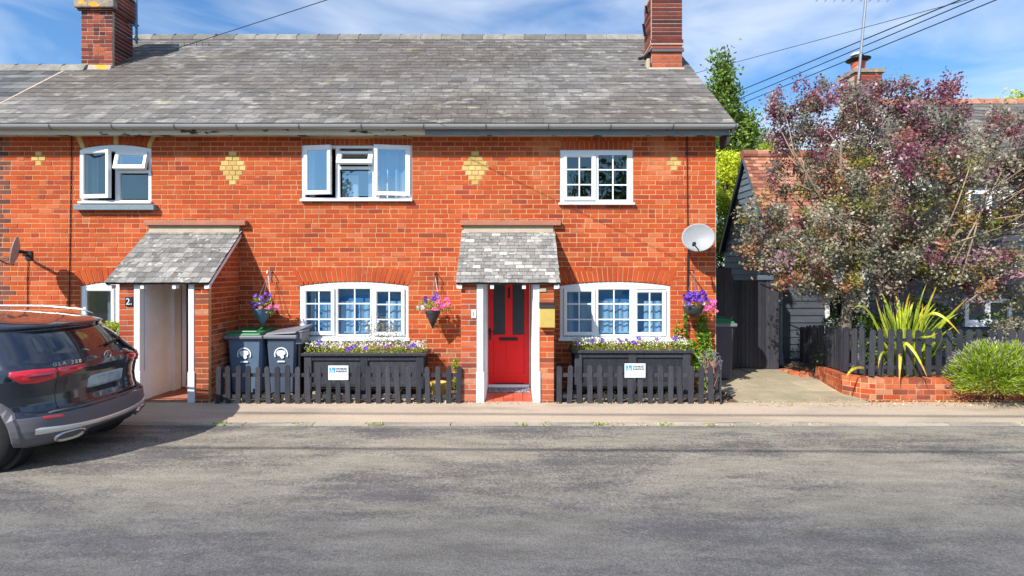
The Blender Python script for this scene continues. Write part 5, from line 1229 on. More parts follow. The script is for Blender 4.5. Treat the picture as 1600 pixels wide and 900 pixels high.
for i in range(len(zs)-1):
    for j in range(nn):
        f = (rings[i][j], rings[i+1][j], rings[i+1][(j+1) % nn], rings[i][(j+1) % nn])
        p = np.mean([b.v[k] for k in f], 0); u = CX-p[0]; y = p[1]-CY
        cut = False
        for wu in (WU, WF):
            if abs(y) > .55 and (u-wu)**2+(p[2]-WZ)**2 < .395**2: cut = True
        if cut: continue
        zz = p[2]; m = 0
        if zz < .30+.0*u: m = 1
        if u < .75 and zz < .475: m = 1
        b.face(f, m, .5)
b.face(rings[0], 1, .5); b.face(rings[-1][::-1], 0, .5)
body = b.build('car_body', [M['paint'], M['cladding']], car, smooth=True)
for p in body.data.polygons: pass
# inner dark liner
for wu in (WU, WF):
    for s in (-1, 1):
        b = MB(); ww = .16; b.lathe([(.02, 0), (.40, 0), (.40, ww), (.02, ww)], (CX-wu, CY+(-.56-ww if s < 0 else .56), WZ), 24, axis='y'); b.build('wheel_liner', M['black'], car)
# arches
for wu in (WU, WF):
    for s in (-1, 1):
        b = MB(); n = 26
        prev = None
        for k in range(n+1):
            a = math.radians(-14+208*k/n); c_, s2 = math.cos(a), math.sin(a)
            hw = lambda rr: halfw(wu-rr*c_, max(.17, WZ+rr*s2))
            Q = [b.pt(cw(wu-rr*c_, s*(hw(rr)+o_), WZ+rr*s2)) for (rr, o_) in ((.362, -.08), (.362, .008), (.372, .014), (.425, .014), (.437, .002), (.437, -.05))]
            if prev:
                for j in range(6): b.face((prev[j], prev[(j+1) % 6], Q[(j+1) % 6], Q[j]), 0, .5)
            else: b.face(Q, 0, .5)
            prev = Q
        b.face(prev[::-1], 0, .5); b.build('wheel_arch', M['cladding'], car, smooth=False, bevel=0)
def patch(name, rows, mat_, off=.006, parent=None, smooth=True, n=24, thick=True):
    """rows: fn(a)->(tz bottom, tz top) for a in 0..1, each (y-or-t, z)"""
    b = MB(); m = 6; G = []
    for i in range(n+1):
        (t0, z0), (t1, z1) = rows(i/n); col = []
        for j in range(m+1):
            f = j/m; edge = (i in (0, n)) or (j in (0, m)); col.append(b.pt(car_pt(t0+(t1-t0)*f, z0+(z1-z0)*f, off*(.1 if edge else 1)-(.004 if edge else 0))))
        G.append(col)
    for i in range(n):
        for j in range(m): b.face((G[i][j], G[i][j+1], G[i+1][j+1], G[i+1][j]), 0, .5)
    return b.build(name, mat_, parent or car, smooth=smooth)
def T2(y, z): return (tof(y, z), z)
def lerpk(xs, ys): return lambda a: float(np.interp(a, xs, ys))
# rear window
def rw(a):
    y = -1+2*a; ct = abs(y)
    zb = 1.02+.03*ct**3; zt_ = 1.285-.018*ct**5
    return (T2(y*.61, zb), T2(y*.515, zt_))
patch('rear_window', rw, M['carglass'], .004, n=36)
# wiper
b = MB(); b.tube([car_pt(tof(.02+.1, 1.06), 1.06, .03), car_pt(tof(.34, 1.085), 1.085, .03), car_pt(tof(.44, 1.10), 1.10, .025)], [.016, .010, .006], 6); b.tube([car_pt(tof(.02, 1.055), 1.055, .02), car_pt(tof(.46, 1.085), 1.085, .015)], .006, 5); b.build('wiper', M['black'], car)
# spoiler brake light
def bl(a): y = -.17+.34*a; return (T2(y, 1.302), T2(y, 1.316))
patch('brake_light', bl, M['lamp_dark'], .006, n=8)
# tail lamps: outer on body corner, inner on tailgate
for s in (-1, 1):
    def lo(a):
        y0 = tof(s*.56, .88); t = y0+(s*1.22-y0)*a
        zb = lerpk([0, .3, .7, 1], [.815, .79, .80, .875])(a); zt_ = lerpk([0, .5, 1], [.925, .935, .925])(a)
        return ((t, zb), (t, zt_))
    lamp = patch('tail_lamp', lo, M['lamp_red'], .014)
    def li(a):
        y = .30+.25*a; zb = lerpk([0, .25, 1], [.895, .86, .83])(a); zt_ = lerpk([0, 1], [.925, .928])(a); return (T2(s*y, zb), T2(s*y, zt_))
    inner = patch('inner_tail_lamp', li, M['lamp_red'], .012)
    def ld(a):
        y0 = tof(s*.60, .86); t = y0+(s*1.0-y0)*a; return ((t, .853), (t, .875))
    patch('lamp_strip', ld, M['lamp_dark'], .019, lamp, n=12)
    def rf(a): t0 = tof(s*.56, .42); t = t0+s*.26*a; return ((t, .43+.012*a), (t, .462+.012*a))
    patch('reflector', rf, M['lamp_red'], .006, n=10)
    # chrome-edged exhaust tips
    b = MB(); n = 28
    pr_o = []
    yc_, zc_ = s*.50, .238
    def el_(sc, k):
        a = 2*math.pi*k/n; return (.125*sc*abs(math.cos(a))**.7*math.copysign(1, math.cos(a)), .047*sc*abs(math.sin(a))**.8*math.copysign(1, math.sin(a)))
    R3 = []
    for (sc, of) in ((1.02, -.04), (1.0, .022), (.84, .024), (.80, -.012)):
        R3.append([b.pt(car_pt(tof(yc_+el_(sc, k)[0], zc_), zc_+el_(sc, k)[1], of)) for k in range(n)])
    for i in range(3):
        for k in range(n): b.face((R3[i][k], R3[i][(k+1) % n], R3[i+1][(k+1) % n], R3[i+1][k]), 0, .5)
    b.face(R3[3], 1, .5); b.build('exhaust_tip', [M['chrome'], M['black']], car, smooth=True)
# number plate recess and plain plate
def rec(a):
    y = -.36+.72*a; e = abs(2*a-1)**4; return (T2(y, .60+.03*e), T2(y, .845-.04*e))
patch('plate_recess', rec, M['paint'], -.004, n=20)
def npf(a): y = -.255+.51*a; e = abs(2*a-1)**8; return (T2(y, .645+.012*e), T2(y, .785-.012*e))
patch('number_plate', npf, M['plate'], .012, n=16)
# boot handle strip and rear skid
def bt(a): y = -.66+1.30*a; return (T2(y, .488), T2(y, .502))
patch('bumper_step', bt, M['cladding'], .012, n=30)
def sk(a):
    y = -.76+1.52*a; e = abs(2*a-1); return (T2(y, .280+.02*e-.01*(1-e)), T2(y, .325+.05*e**2))
patch('skid_trim', sk, M['silver'], .010, n=40)
def df(a): y = -.34+.68*a; return (T2(y, .17), T2(y, .27))
patch('diffuser', df, M['black'], .010, n=20)
# badge: ring and three-pointed star
cb = car_pt(0, .955, .012); R_ = .048
T = Matrix.Translation(cb) @ Matrix.Rotation(math.radians(90), 4, 'Z')
b = MB(); b.T = T; n = 24
pth_ = [(R_*math.cos(2*math.pi*k/n), 0, R_*math.sin(2*math.pi*k/n)) for k in range(n+1)]
for k in range(n): b.tube([pth_[k], pth_[k+1]], .006, 5)
for k in range(3):
    a = math.radians(90+120*k); p = (R_*math.cos(a), R_*math.sin(a)); q = (-.007*math.sin(a), .007*math.cos(a))
    b.prism([(p[0], p[1]), (q[0], q[1]), (-q[0], -q[1])], -.003, .003)
b.build('star_badge', M['chrome'], car)
Tt = Matrix.Rotation(math.radians(90), 4, 'Z') @ Matrix.Rotation(math.radians(90), 4, 'X')
for k, ch in enumerate('GLA 250'):
    if ch == ' ': continue
    y = -.56+.036*k; p = car_pt(tof(y, .95), .95, .008); aa = car_pt(tof(y+.03, .95), .95)-car_pt(tof(y-.03, .95), .95)
    Tr = Matrix.Rotation(math.atan2(aa.y, aa.x), 4, 'Z') @ Matrix.Rotation(math.radians(90), 4, 'X')
    text_mesh(ch, p.x, p.y, p.z, .05, car, M['chrome'], name='badge_letter', T=Tr, ext=.003, bold=.001)
# roof rails
for s in (-1, 1):
    b = MB(); b.tube([(CX-.72, CY+s*.62, 1.375), (CX-.85, CY+s*.61, 1.425), (CX-1.3, CY+s*.60, 1.465), (CX-2.0, CY+s*.585, 1.47), (CX-2.5, CY+s*.57, 1.41)], [.008, .013, .014, .014, .008], 8); b.build('roof_rail', M['silver'], car, smooth=True)
# side glass
for s in (-1, 1):
    b = MB(); G = []
    for k in range(16):
        u = .98+1.55*k/15; col = []
        for z in (1.03+.0*k, 1.12, 1.20, 1.27+.0*k):
            if k < 3: z = 1.10+(z-1.10)*(.35+.65*k/3)
            if k > 11: z = 1.03+(z-1.03)*(1-(k-11)/4.5)
            Wd = float(np.interp(z, ZC, WC)); col.append(b.pt(cw(u, s*(Wd*1.022+.004), z)))
        G.append(col)
    for i in range(15):
        for j in range(3): b.face((G[i][j], G[i][j+1], G[i+1][j+1], G[i+1][j]), 0, .5)
    b.build('side_window', M['carglass'], car, smooth=True)
# panel gaps on tailgate and bumper
def gap(pts, name='panel_gap', r=.003):
    b = MB(); b.tube([car_pt(t, z, .0005) for (t, z) in pts], r, 4); b.build(name, M['black'], car)
for s in (-1, 1):
    gap([(tof(s*.56, z) if z < .95 else tof(s*.60, z), z) for z in np.linspace(.50, .80, 8)]); gap([(tof(s*.57, .93), .93), (tof(s*.63, .98), .98), (tof(s*.68, 1.03), 1.03)])
    gap([(tof(s*.56, .50)+(s*1.55-tof(s*.56, .50))*k/12, .50+.14*(k/12)**2) for k in range(13)])
# wheels
for wu in (WU, WF):
    for s in (-1, 1):
        b = MB(); y0 = CY+s*.60; w = .225; pr = [(.20, 0), (.235, .0), (.32, .012), (.345, .045), (.345, w-.045), (.32, w-.012), (.235, w), (.20, w)]
        c = (CX-wu, y0 if s > 0 else y0-w, WZ)
        b.lathe(pr, c, 40, axis='y'); wheel = b.build('wheel', M['tyre'], car, smooth=True)
        b = MB(); ys = CY+s*(.60+w-.02); b.lathe([(.19, -.01), (.232, -.01), (.232, .01), (.19, .01)], (CX-wu, ys, WZ), 32, axis='y')
        for k in range(5):
            a = 2*math.pi*k/5
            for da in (-.18, .18):
                ca, sa = math.cos(a+da*.3), math.sin(a+da*.3); cb_, sb = math.cos(a+da), math.sin(a+da)
                b.tube([(CX-wu+.04*ca, ys, WZ+.04*sa), (CX-wu+.205*cb_, ys, WZ+.205*sb)], .014, 6)
        b.lathe([(.01, -.02), (.05, -.02), (.05, .02), (.01, .02)], (CX-wu, ys, WZ), 16, axis='y')
        b.build('rim', M['silver'], wheel)
        b = MB(); b.lathe([(.01, -.02), (.19, -.02), (.19, -.005), (.01, -.005)], (CX-wu, CY+s*(.60+w-.09), WZ), 24, axis='y'); b.build('brake_disc', M['steel'], wheel)

# ================================================================== gate and outbuilding on the right
GD = 10.1
gt = empty('side_gate', (X_(1178, GD), GD, 0), 'tall black boarded side gate between the brick cottage and the outbuilding', 'gate')
x0, x1 = X_(1146, GD), X_(1203, GD); n = 9
for k in range(n):
    b = MB(); a = x0+(x1-x0)*k/n; b.box(a+.003, a+(x1-x0)/n-.003, GD, GD+.022, .04+random.uniform(-.01, .01), Z_(438, GD)); b.build('board', M['black_wood'], gt)
b = MB(); b.box(x0-.09, x0-.002, GD-.02, GD+.08, 0, Z_(436, GD)); b.build('gate_post', M['black_wood'], gt); b = MB(); b.box(x1+.002, X_(1216, GD), GD-.02, GD+.08, 0, Z_(436, GD)); b.build('gate_post', M['black_wood'], gt)
b = MB(); b.box(x0-.02, x1+.06, GD-.035, GD+.03, Z_(437.5, GD), Z_(430, GD)); b.build('lintel', M['boards_blue'], gt, bevel=.008)
for zz in (.35, 1.45):
    b = MB(); b.box(x0, x1, GD+.023, GD+.05, zz, zz+.1); b.build('ledge', M['black_wood'], gt)
# black close-boarded panel beside the cottage corner
pn = empty('fence_panel', (3.7, 9.9, 0), 'dark boarded fence panel between the brick wall corner and the side gate', 'fence')
x0, x1 = 3.15, X_(1144, 9.9)
for k in range(7):
    b = MB(); a = x0+(x1-x0)*k/7; b.box(a+.002, a+(x1-x0)/7-.002, 9.92, 9.945, .03, Z_(418, 9.9)+random.uniform(-.006, .006)); b.build('board', M['brick_dark'] if False else M['black_wood'], pn)
b = MB(); b.box(x0, x1, 9.946, 9.98, 1.5, 1.58); b.build('rail', M['black_wood'], pn)
OX = 5.28; OF = 10.72; OB = 13.2; OA = 11.96; OZE = 2.40; OZA = 4.50; OX2 = 8.28
ob = empty('outbuilding', (6.8, 12, 0), 'black weatherboarded outbuilding with a steep orange clay tile roof', 'building')
b = MB(); b.box(OX+.03, OX2, OF+.03, OB, -.05, OZE); b.poly([(OX+.03, OF, OZE), (OX+.03, OB, OZE), (OX+.03, OA, OZA-.05)]); b.build('wall', M['black_wood'], ob)
nb = 18; bh = .145
def wboard(b, xa, xb, yf, z, h): b.hexa([(xa, yf-.028, z), (xb, yf-.028, z), (xb, yf+.02, z), (xa, yf+.02, z), (xa, yf-.006, z+h+.012), (xb, yf-.006, z+h+.012), (xb, yf+.02, z+h+.012), (xa, yf+.02, z+h+.012)])
z = .12
while z < OZE-.05:
    b = MB(); wboard(b, OX, X_(1287, OF), OF, z, bh); b.build('weatherboard', M['boards'], ob)
    b = MB(); wboard(b, X_(1352, OF), OX2-.02, OF, z, bh); b.build('weatherboard', M['boards'], ob); z += bh
# left gable boards
z = 1.5
while z < OZA-.12:
    f = max(0, (z+bh-OZE)/(OZA-OZE)); ya = OF+(OA-OF)*f-.02; yb = OB-(OB-OA)*f
    if z+bh < OZE: ya, yb = OF, OB
    b = MB(); b.hexa([(OX-.028, ya, z), (OX+.02, ya, z), (OX+.02, yb, z), (OX-.028, yb, z), (OX-.006, ya, z+bh+.01), (OX+.02, ya, z+bh+.01), (OX+.02, yb, z+bh+.01), (OX-.006, yb, z+bh+.01)]); b.build('weatherboard', M['boards_blue'], ob); z += bh
b = MB(); bslope = (OZA-OZE)/(OA-OF+.1); 
def oz(y): return OZE+bslope*(y-(OF-.1))
ocs = 1/math.sqrt(1+bslope**2); osn = bslope*ocs
b.hexa([(OX-.1, OF-.1, OZE-.05), (OX2, OF-.1, OZE-.05), (OX2, OA, OZA-.05), (OX-.1, OA, OZA-.05), (OX-.1, OF-.1, OZE-.01), (OX2, OF-.1, OZE-.01), (OX2, OA, OZA-.01), (OX-.1, OA, OZA-.01)])
b.hexa([(OX-.1, OA+.001, OZA-.05), (OX2, OA+.001, OZA-.05), (OX2, OB+.1, OZE-.05), (OX-.1, OB+.1, OZE-.05), (OX-.1, OA+.001, OZA-.01), (OX2, OA+.001, OZA-.01), (OX2, OB+.1, OZE-.01), (OX-.1, OB+.1, OZE-.01)])
b.build('roof', M['under'], ob)
slates(OX-.12, OX2-.02, OF-.1, OZE, ocs, osn, (OA-OF+.1)/ocs, .098, .165, [M['tile']], 'roof_tile', 'roof_tiles', ob, 300, lift=.018, wj=.03)
x = OX-.12
while x < OX2-.1:
    b = MB(); b.tube([(x, OA, OZA-.02), (x+.30, OA, OZA-.02)], .11, 12, r=random.random()); b.build('ridge_tile', M['tile'], ob); x += .31
b = MB(); b.hexa([(OX-.115, OA, OZA-.17), (OX-.09, OA, OZA-.17), (OX-.09, OB+.1, OZE-.17), (OX-.115, OB+.1, OZE-.17), (OX-.115, OA, OZA-.02), (OX-.09, OA, OZA-.02), (OX-.09, OB+.1, OZE-.02), (OX-.115, OB+.1, OZE-.02)]); b.build('barge_board', M['black_wood'], ob)
b = MB(); b.hexa([(OX-.115, OF-.1, OZE-.17), (OX-.09, OF-.1, OZE-.17), (OX-.09, OA-.001, OZA-.17), (OX-.115, OA-.001, OZA-.17), (OX-.115, OF-.1, OZE-.02), (OX-.09, OF-.1, OZE-.02), (OX-.09, OA-.001, OZA-.02), (OX-.115, OA-.001, OZA-.02)]); b.build('barge_board', M['boards_blue'], ob)
# window in the outbuilding front
x0, x1 = X_(1289, OF), X_(1351, OF)
b = MB(); b.box(x0+.0, x1, OF-.03, OF+.03, Z_(440, OF), OZE-.02); b.box(x0, x1, OF-.03, OF+.03, .0, Z_(503, OF)); b.build('wall_panel', M['white_paint'], ob)
b = MB(); b.ring(x0+.01, x1-.01, Z_(502, OF), Z_(441, OF), .06, OF-.04, OF+.03); b.box((x0+x1)/2-.03, (x0+x1)/2+.03, OF-.035, OF+.02, Z_(502, OF)+.06, Z_(441, OF)-.06); wdw = b.build('window', M['white'], ob)
pane(wdw, x0+.07, x1-.07, Z_(497, OF), Z_(446, OF), OF-.01, None, M['glass_dark'])
b = MB(); b.tube([(X_(1220, 10.6), 10.62, OZE-.1), (X_(1220, 10.6), 10.62, .25)], .04, 10); b.tube([(X_(1220, 10.6), 10.62, .25), (X_(1220, 10.6), 10.6, .02)], .05, 10); b.build('downpipe', M['bluegrey'], ob)
b = MB(); b.box(X_(1205, 10.2), X_(1215, 10.2), 10.2, 10.3, 0, .30); o = b.build('stone_block', M['coping'], None, bevel=.015); tag(o, 'small pale stone post at the foot of the grey downpipe', 'stone')

# far right cottage
CX0, CX1, CF, CR, CZE, CZR = 8.30, 14.2, 10.75, 13.0, 3.92, 6.0
ct = empty('weatherboard_cottage', (11, 12, 0), 'black weatherboarded cottage with white windows behind the purple leaved tree', 'house')
b = MB(); b.box(CX0+.03, CX1, CF+.03, 15.3, -.05, CZE); b.build('wall', M['boards'], ct)
b = MB(); b.box(CX0, CX0+.029, CF, 15.3, 2.0, CZE); b.hexa([(CX0, CF, CZE), (CX0+.029, CF, CZE), (CX0+.029, 15.3, CZE), (CX0, 15.3, CZE), (CX0, CR-.01, CZR-.1), (CX0+.029, CR-.01, CZR-.1), (CX0+.029, CR+.01, CZR-.1), (CX0, CR+.01, CZR-.1)]); b.build('gable_wall', M['white_paint'], ct)
wins = [(1505, 1578, 467, 505), (1508, 1580, 298, 346)]
def wx(p): return X_(p, CF)
z = .15
while z < CZE-.05:
    cuts = [(wx(a)-.02, wx(c)+.02) for (a, c, t, bt_) in wins if Z_(bt_, CF)-.02 < z+bh and Z_(t, CF)+.02 > z]
    for (p, q) in subtract([(CX0, CX1)], cuts):
        b = MB(); wboard(b, p, q, CF, z, bh); b.build('weatherboard', M['boards'], ct)
    z += bh
for (a, c, t, bt_) in wins:
    x0, x1, z0, z1 = wx(a), wx(c), Z_(bt_, CF), Z_(t, CF)
    b = MB(); b.ring(x0, x1, z0, z1, .07, CF-.05, CF+.03); b.box((x0+x1)/2-.04, (x0+x1)/2+.04, CF-.045, CF+.02, z0+.07, z1-.07); b.box(x0-.05, x1+.05, CF-.10, CF-.001, z0-.06, z0-.002); wdw = b.build('window', M['white'], ct)
    pane(wdw, x0+.07, (x0+x1)/2-.04, z0+.07, z1-.07, CF-.01, None, M['glass_dark']); pane(wdw, (x0+x1)/2+.04, x1-.07, z0+.07, z1-.07, CF-.01, None, M['glass_dark'])
cslope = (CZR-CZE)/(CR-CF+.15); ccs = 1/math.sqrt(1+cslope**2); csn = cslope*ccs
b = MB()
b.hexa([(CX0-.1, CF-.15, CZE-.06), (CX1, CF-.15, CZE-.06), (CX1, CR, CZR-.06), (CX0-.1, CR, CZR-.06), (CX0-.1, CF-.15, CZE-.01), (CX1, CF-.15, CZE-.01), (CX1, CR, CZR-.01), (CX0-.1, CR, CZR-.01)])
b.hexa([(CX0-.1, CR+.001, CZR-.06), (CX1, CR+.001, CZR-.06), (CX1, 15.4, CZE-.06), (CX0-.1, 15.4, CZE-.06), (CX0-.1, CR+.001, CZR-.01), (CX1, CR+.001, CZR-.01), (CX1, 15.4, CZE-.01), (CX0-.1, 15.4, CZE-.01)])
b.build('roof', M['under'], ct)
slates(CX0-.1, CX1, CF-.15, CZE, ccs, csn, (CR-CF+.15)/ccs, .17, .25, [M['slate']], 'roof_slate', 'roof_slates', ct, 150, lift=.014)
x = CX0-.1
while x < CX1-.2: ridge_tile(x, x+.44, CR, CZR, ct, M['tile'], .12, .07); x += .45
b = MB(); b.box(CX0, CX1, CF-.2, CF-.12, CZE-.1, CZE-.02); b.build('gutter', M['black'], ct)
# its chimney with pot and aerial
x0, x1 = X_(1330, 13), X_(1372, 13); ztc = Z_(117, 13)
b = MB(); b.box(x0+.01, x1-.01, 12.86, 13.5, 5.3, ztc); chm = b.build('chimney', M['mortar_dark'], ct)
for r in range(int((ztc-5.3)/.078)):
    for (u, v) in lay(x0, x1, r, x0, .2287, .25):
        b = MB(); bk_front(u, v, 5.3+r*.078, 5.3+(r+1)*.078, 12.85)(b, 0, random.random()); b.build('brick', M['brick_chim'], chm)
b = MB(); b.box(x0-.04, x1+.05, 12.80, 13.55, ztc+.001, ztc+.09); b.build('cap_course', M['cap'], chm)
xc = X_(1343, 13.1); zp = Z_(116, 13.1)+.08
b = MB(); b.lathe([(.16, 0), (.175, .03), (.15, .06), (.155, .18), (.17, .22), (.165, .24), (.02, .24)], (xc, 13.15, zp-.01), 18); b.build('chimney_pot', M['quarry'], chm, smooth=True)
b = MB(); b.lathe([(.16, 0), (.27, .045), (.275, .06), (.16, .07), (.16, .10), (.12, .15), (.02, .17)], (xc, 13.15, zp+.24), 18); b.build('pot_cowl', M['black'], chm, smooth=True)
b = MB(); b.lathe([(.14, 0), (.15, .03), (.10, .07), (.01, .08)], (xc-.03, 13.15, zp+.385), 14); b.build('cowl_cap', M['decal'], chm, smooth=True)
ms = empty('tv_mast', (X_(1341, 12.8), 12.8, Z_(132, 12.8)), 'tall thin grey aerial mast leaning beside the red chimney pot', 'aerial')
b = MB(); b.tube([(X_(1340.5, 12.8), 12.8, Z_(132, 12.8)), (X_(1352.5, 12.8), 12.8, Z_(0, 12.8)), (X_(1356, 12.8), 12.8, Z_(-40, 12.8))], .032, 8); b.build('pole', M['steel'], ms)
b = MB(); b.tube([(X_(1280, 12.8), 12.8, Z_(-4, 12.8)), (X_(1400, 12.8), 12.8, Z_(-2, 12.8))], .015, 6)
for k in range(9): b.tube([(X_(1282+14*k, 12.8), 12.6, Z_(-4, 12.8)), (X_(1282+14*k, 12.8), 13.0, Z_(-4, 12.8))], .008, 5)
b.build('aerial_elements', M['steel'], ms)

# ------------------------------------------------------------------ low garden wall and fence on it
lw_ = empty('low_brick_wall', (6, 7.85, 0), 'low curved red brick garden wall below the corner picket fence', 'wall')
WP = [(5.32, 9.35, .22), (5.18, 8.75, .27), (5.05, 8.15, .30), (5.16, 7.90, .31), (5.34, 7.82, .31), (6.2, 7.80, .31), (8.6, 7.80, .31)]
cl_ = 0.078
for i in range(len(WP)-1):
    a, c = WP[i], WP[i+1]; A = Vector((a[0], a[1], 0)); Cc = Vector((c[0], c[1], 0)); L = (Cc-A).length; ang = math.atan2(Cc.y-A.y, Cc.x-A.x)
    R = Matrix.Translation(A) @ Matrix.Rotation(ang, 4, 'Z')
    b = MB(); b.T = R; b.hexa([(-.0, .004, -.1), (L, .004, -.1), (L, .2, -.1), (0, .2, -.1), (0, .004, a[2]-.006), (L, .004, c[2]-.006), (L, .2, c[2]-.006), (0, .2, a[2]-.006)]); b.build('wall_core', M['mortar'], lw_)
    zr = min(a[2], c[2])-cl_*4
    for r in range(5):
        z0 = a[2]-cl_*(r+1); sl = c[2]-a[2]
        if z0 < -.1: continue
        for (u, v) in lay(0, L, r, 0, .2287, .2):
            if v-u < .03: continue
            s0, s1 = sl*u/L, sl*v/L; j = .0055; p = random.uniform(-.004, .004); b = MB(); b.T = R; hi = .0 if r else .0
            dp = .203 if r == 0 else .06
            b.hexa([(u+j, p, z0+j+s0), (v-j, p, z0+j+s1), (v-j, dp, z0+j+s1), (u+j, dp, z0+j+s0), (u+j, p, z0+cl_-j+s0), (v-j, p, z0+cl_-j+s1), (v-j, dp, z0+cl_-j+s1), (u+j, dp, z0+cl_-j+s0)], 0)
            b.build('brick', M['brick_low'] if random.random() < .8 else M['brick'], lw_)
fence('corner_picket_fence', [(5.62, 10.4, .10), (5.45, 9.4, .24), (5.20, 8.3, .31), (5.36, 7.95, .33), (6.2, 7.93, .33), (7.9, 7.93, .33)], .69, .1, (.105, .105, .115, .14, .158, .158), .082, 'taller weathered black picket fence on the low brick wall around the flax', (.09, .50), poles=False, jit=.010, group=None)
# rubble at the wall's inner end
b = MB()
for k in range(26):
    x = random.uniform(5.05, 5.5); y = random.uniform(9.3, 10.0); r = random.uniform(.03, .09); z = 0
    b.hexa([(x-r, y-r*.6, -.02), (x+r, y-r*.7, -.02), (x+r*.9, y+r*.6, -.02), (x-r, y+r*.7, -.02), (x-r*.8, y-r*.5, r*.8), (x+r*.7, y-r*.5, r), (x+r*.7, y+r*.4, r*.8), (x-r*.7, y+r*.5, r*.9)], 0)
o = b.build('brick_rubble', M['brick_low']); tag(o, 'broken brick rubble at the inner end of the low wall', 'rubble', kind='stuff')

# ------------------------------------------------------------------ smoke bush tree
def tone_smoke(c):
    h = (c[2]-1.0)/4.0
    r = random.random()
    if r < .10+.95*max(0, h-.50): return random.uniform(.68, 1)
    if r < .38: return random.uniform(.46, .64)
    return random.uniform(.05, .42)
lob = []
for (px, py, rr, dd) in ((1240, 195, 42, 9.2), (1225, 160, 18, 9.0), (1300, 185, 52, 9.0), (1375, 190, 58, 9.2), (1450, 185, 50, 9.0), (1490, 150, 22, 8.9), (1540, 225, 55, 8.8), (1600, 240, 50, 8.6), (1245, 260, 48, 9.1), (1305, 270, 58, 8.7), (1385, 270, 66, 8.6), (1465, 275, 66, 8.6), (1525, 290, 30, 8.6), (1612, 330, 40, 8.4), (1500, 350, 36, 8.8),
                     (1188, 335, 30, 9.2), (1180, 385, 30, 9.1), (1240, 365, 55, 8.9), (1315, 370, 66, 8.5), (1395, 365, 66, 8.5), (1465, 385, 56, 8.6), (1530, 410, 44, 8.5), (1600, 420, 45, 8.3), (1245, 425, 34, 9.0), (1330, 435, 50, 8.7), (1425, 430, 46, 8.8), (1500, 435, 40, 8.6), (1215, 400, 34, 9.1), (1565, 455, 24, 8.6), (1655, 300, 90, 8.6), (1290, 145, 22, 9.1), (1345, 145, 26, 9.2), (1410, 148, 22, 9.1)):
    if px < 1262 and py > 300: dd = 8.2
    k = F/dd; lob.append(((X_(px, dd), dd, Z_(py, dd)), (rr/k, min(.75, rr/k*1.2), rr/k)))
lob = [l for l in lob]
TB = (5.52, 8.85, .05)
st = empty('smoke_bush_tree', TB, 'large purple and grey-green smoke bush tree behind the corner fence', 'tree')
cen = np.concatenate([blob(l[0], l[1], max(4, int(23*(l[1][0]/.5)**2)), .35) for l in lob]); cen[:, 1] = np.minimum(cen[:, 1], 10.35)
pts, tone = [], []
for c in cen:
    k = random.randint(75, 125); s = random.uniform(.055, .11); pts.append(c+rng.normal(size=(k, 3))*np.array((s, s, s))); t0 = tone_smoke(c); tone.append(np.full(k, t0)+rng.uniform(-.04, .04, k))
# upright purple shoots on top
for (px, py) in ((1222, 135), (1212, 150), (1237, 130), (1258, 128), (1268, 132), (1312, 128), (1403, 138), (1428, 135), (1447, 132), (1490, 127), (1484, 138), (1478, 150), (1467, 122), (1460, 140), (1340, 140), (1218, 178), (1236, 168), (1586, 180), (1545, 200), (1205, 260), (1375, 140), (1290, 128)):
    dd = 9.0; c = np.array((X_(px, dd), dd+random.uniform(-.2, .2), Z_(py+8, dd))); k = 60
    t = rng.uniform(-1, 1, k)[:, None]; pts.append(c+t*np.array((.05, 0, .17))+rng.normal(size=(k, 3))*.035); tone.append(rng.uniform(.72, 1, k))
P = np.concatenate(pts); TN = np.concatenate(tone); print('smoke leaves', len(P))
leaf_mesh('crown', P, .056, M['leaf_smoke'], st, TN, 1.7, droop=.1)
b = MB(); b0 = Vector(TB); fork = Vector((X_(1328, 8.85), 8.85, Z_(425, 8.85)))
b.tube([b0, Vector((X_(1322, 8.85), 8.85, Z_(500, 8.85))), fork], [.11, .085, .07], 10)
limbs = [((1250, 300), .05), ((1290, 230), .05), ((1350, 200), .055), ((1240, 380), .035), ((1400, 300), .05), ((1500, 330), .05), ((1450, 220), .045), ((1330, 300), .045), ((1180, 370), .03), ((1560, 380), .045), ((1220, 240), .03)]
ends = []
for (p, r) in limbs:
    e = Vector((X_(p[0], 8.9), 8.9+random.uniform(-.5, .5), Z_(p[1], 8.9))); m = fork.lerp(e, .5)+Vector((random.uniform(-.1, .1), 0, .12)); b.tube([fork, m, e], [r, r*.7, r*.3], 7); ends.append(e); ends.append(m)
# second leaning stem
b.tube([(6.6, 8.7, .05), (X_(1400, 8.6), 8.65, Z_(458, 8.65)), (X_(1440, 8.6), 8.6, Z_(425, 8.6)), (X_(1478, 8.5), 8.5, Z_(385, 8.5)), (X_(1520, 8.5), 8.45, Z_(330, 8.5))], [.06, .055, .045, .03, .015], 8)
b.build('trunk', M['bark'], st, smooth=True)
b = MB()
ends += [Vector((X_(p[0], 8.55), 8.5, Z_(p[1], 8.55))) for p in ((1478, 385), (1520, 330), (1440, 425))]
for i in rng.choice(len(cen), 130, replace=False):
    c = Vector(cen[i]); s = min(ends, key=lambda e: (e-c).length+random.uniform(0, .6)); s = s.lerp(fork, random.uniform(0, .45)); b.tube([s, s.lerp(c, .5)+Vector((0, 0, random.uniform(-.05, .08))), c], [.012, .009, .004], 4)
for (p, q) in (((1490, 410), (1560, 270)), ((1500, 440), (1540, 280)), ((1475, 385), (1560, 355)), ((1470, 380), (1515, 250)), ((1245, 375), (1275, 405)), ((1515, 470), (1600, 395))):
    b.tube([(X_(p[0], 8.25), 8.25, Z_(p[1], 8.25)), (X_((p[0]+q[0])/2+4, 8.2), 8.2, Z_((p[1]+q[1])/2, 8.2)), (X_(q[0], 8.2), 8.15, Z_(q[1], 8.2))], [.016, .012, .006], 5)
b.build('twigs', M['twig'], st, smooth=True)

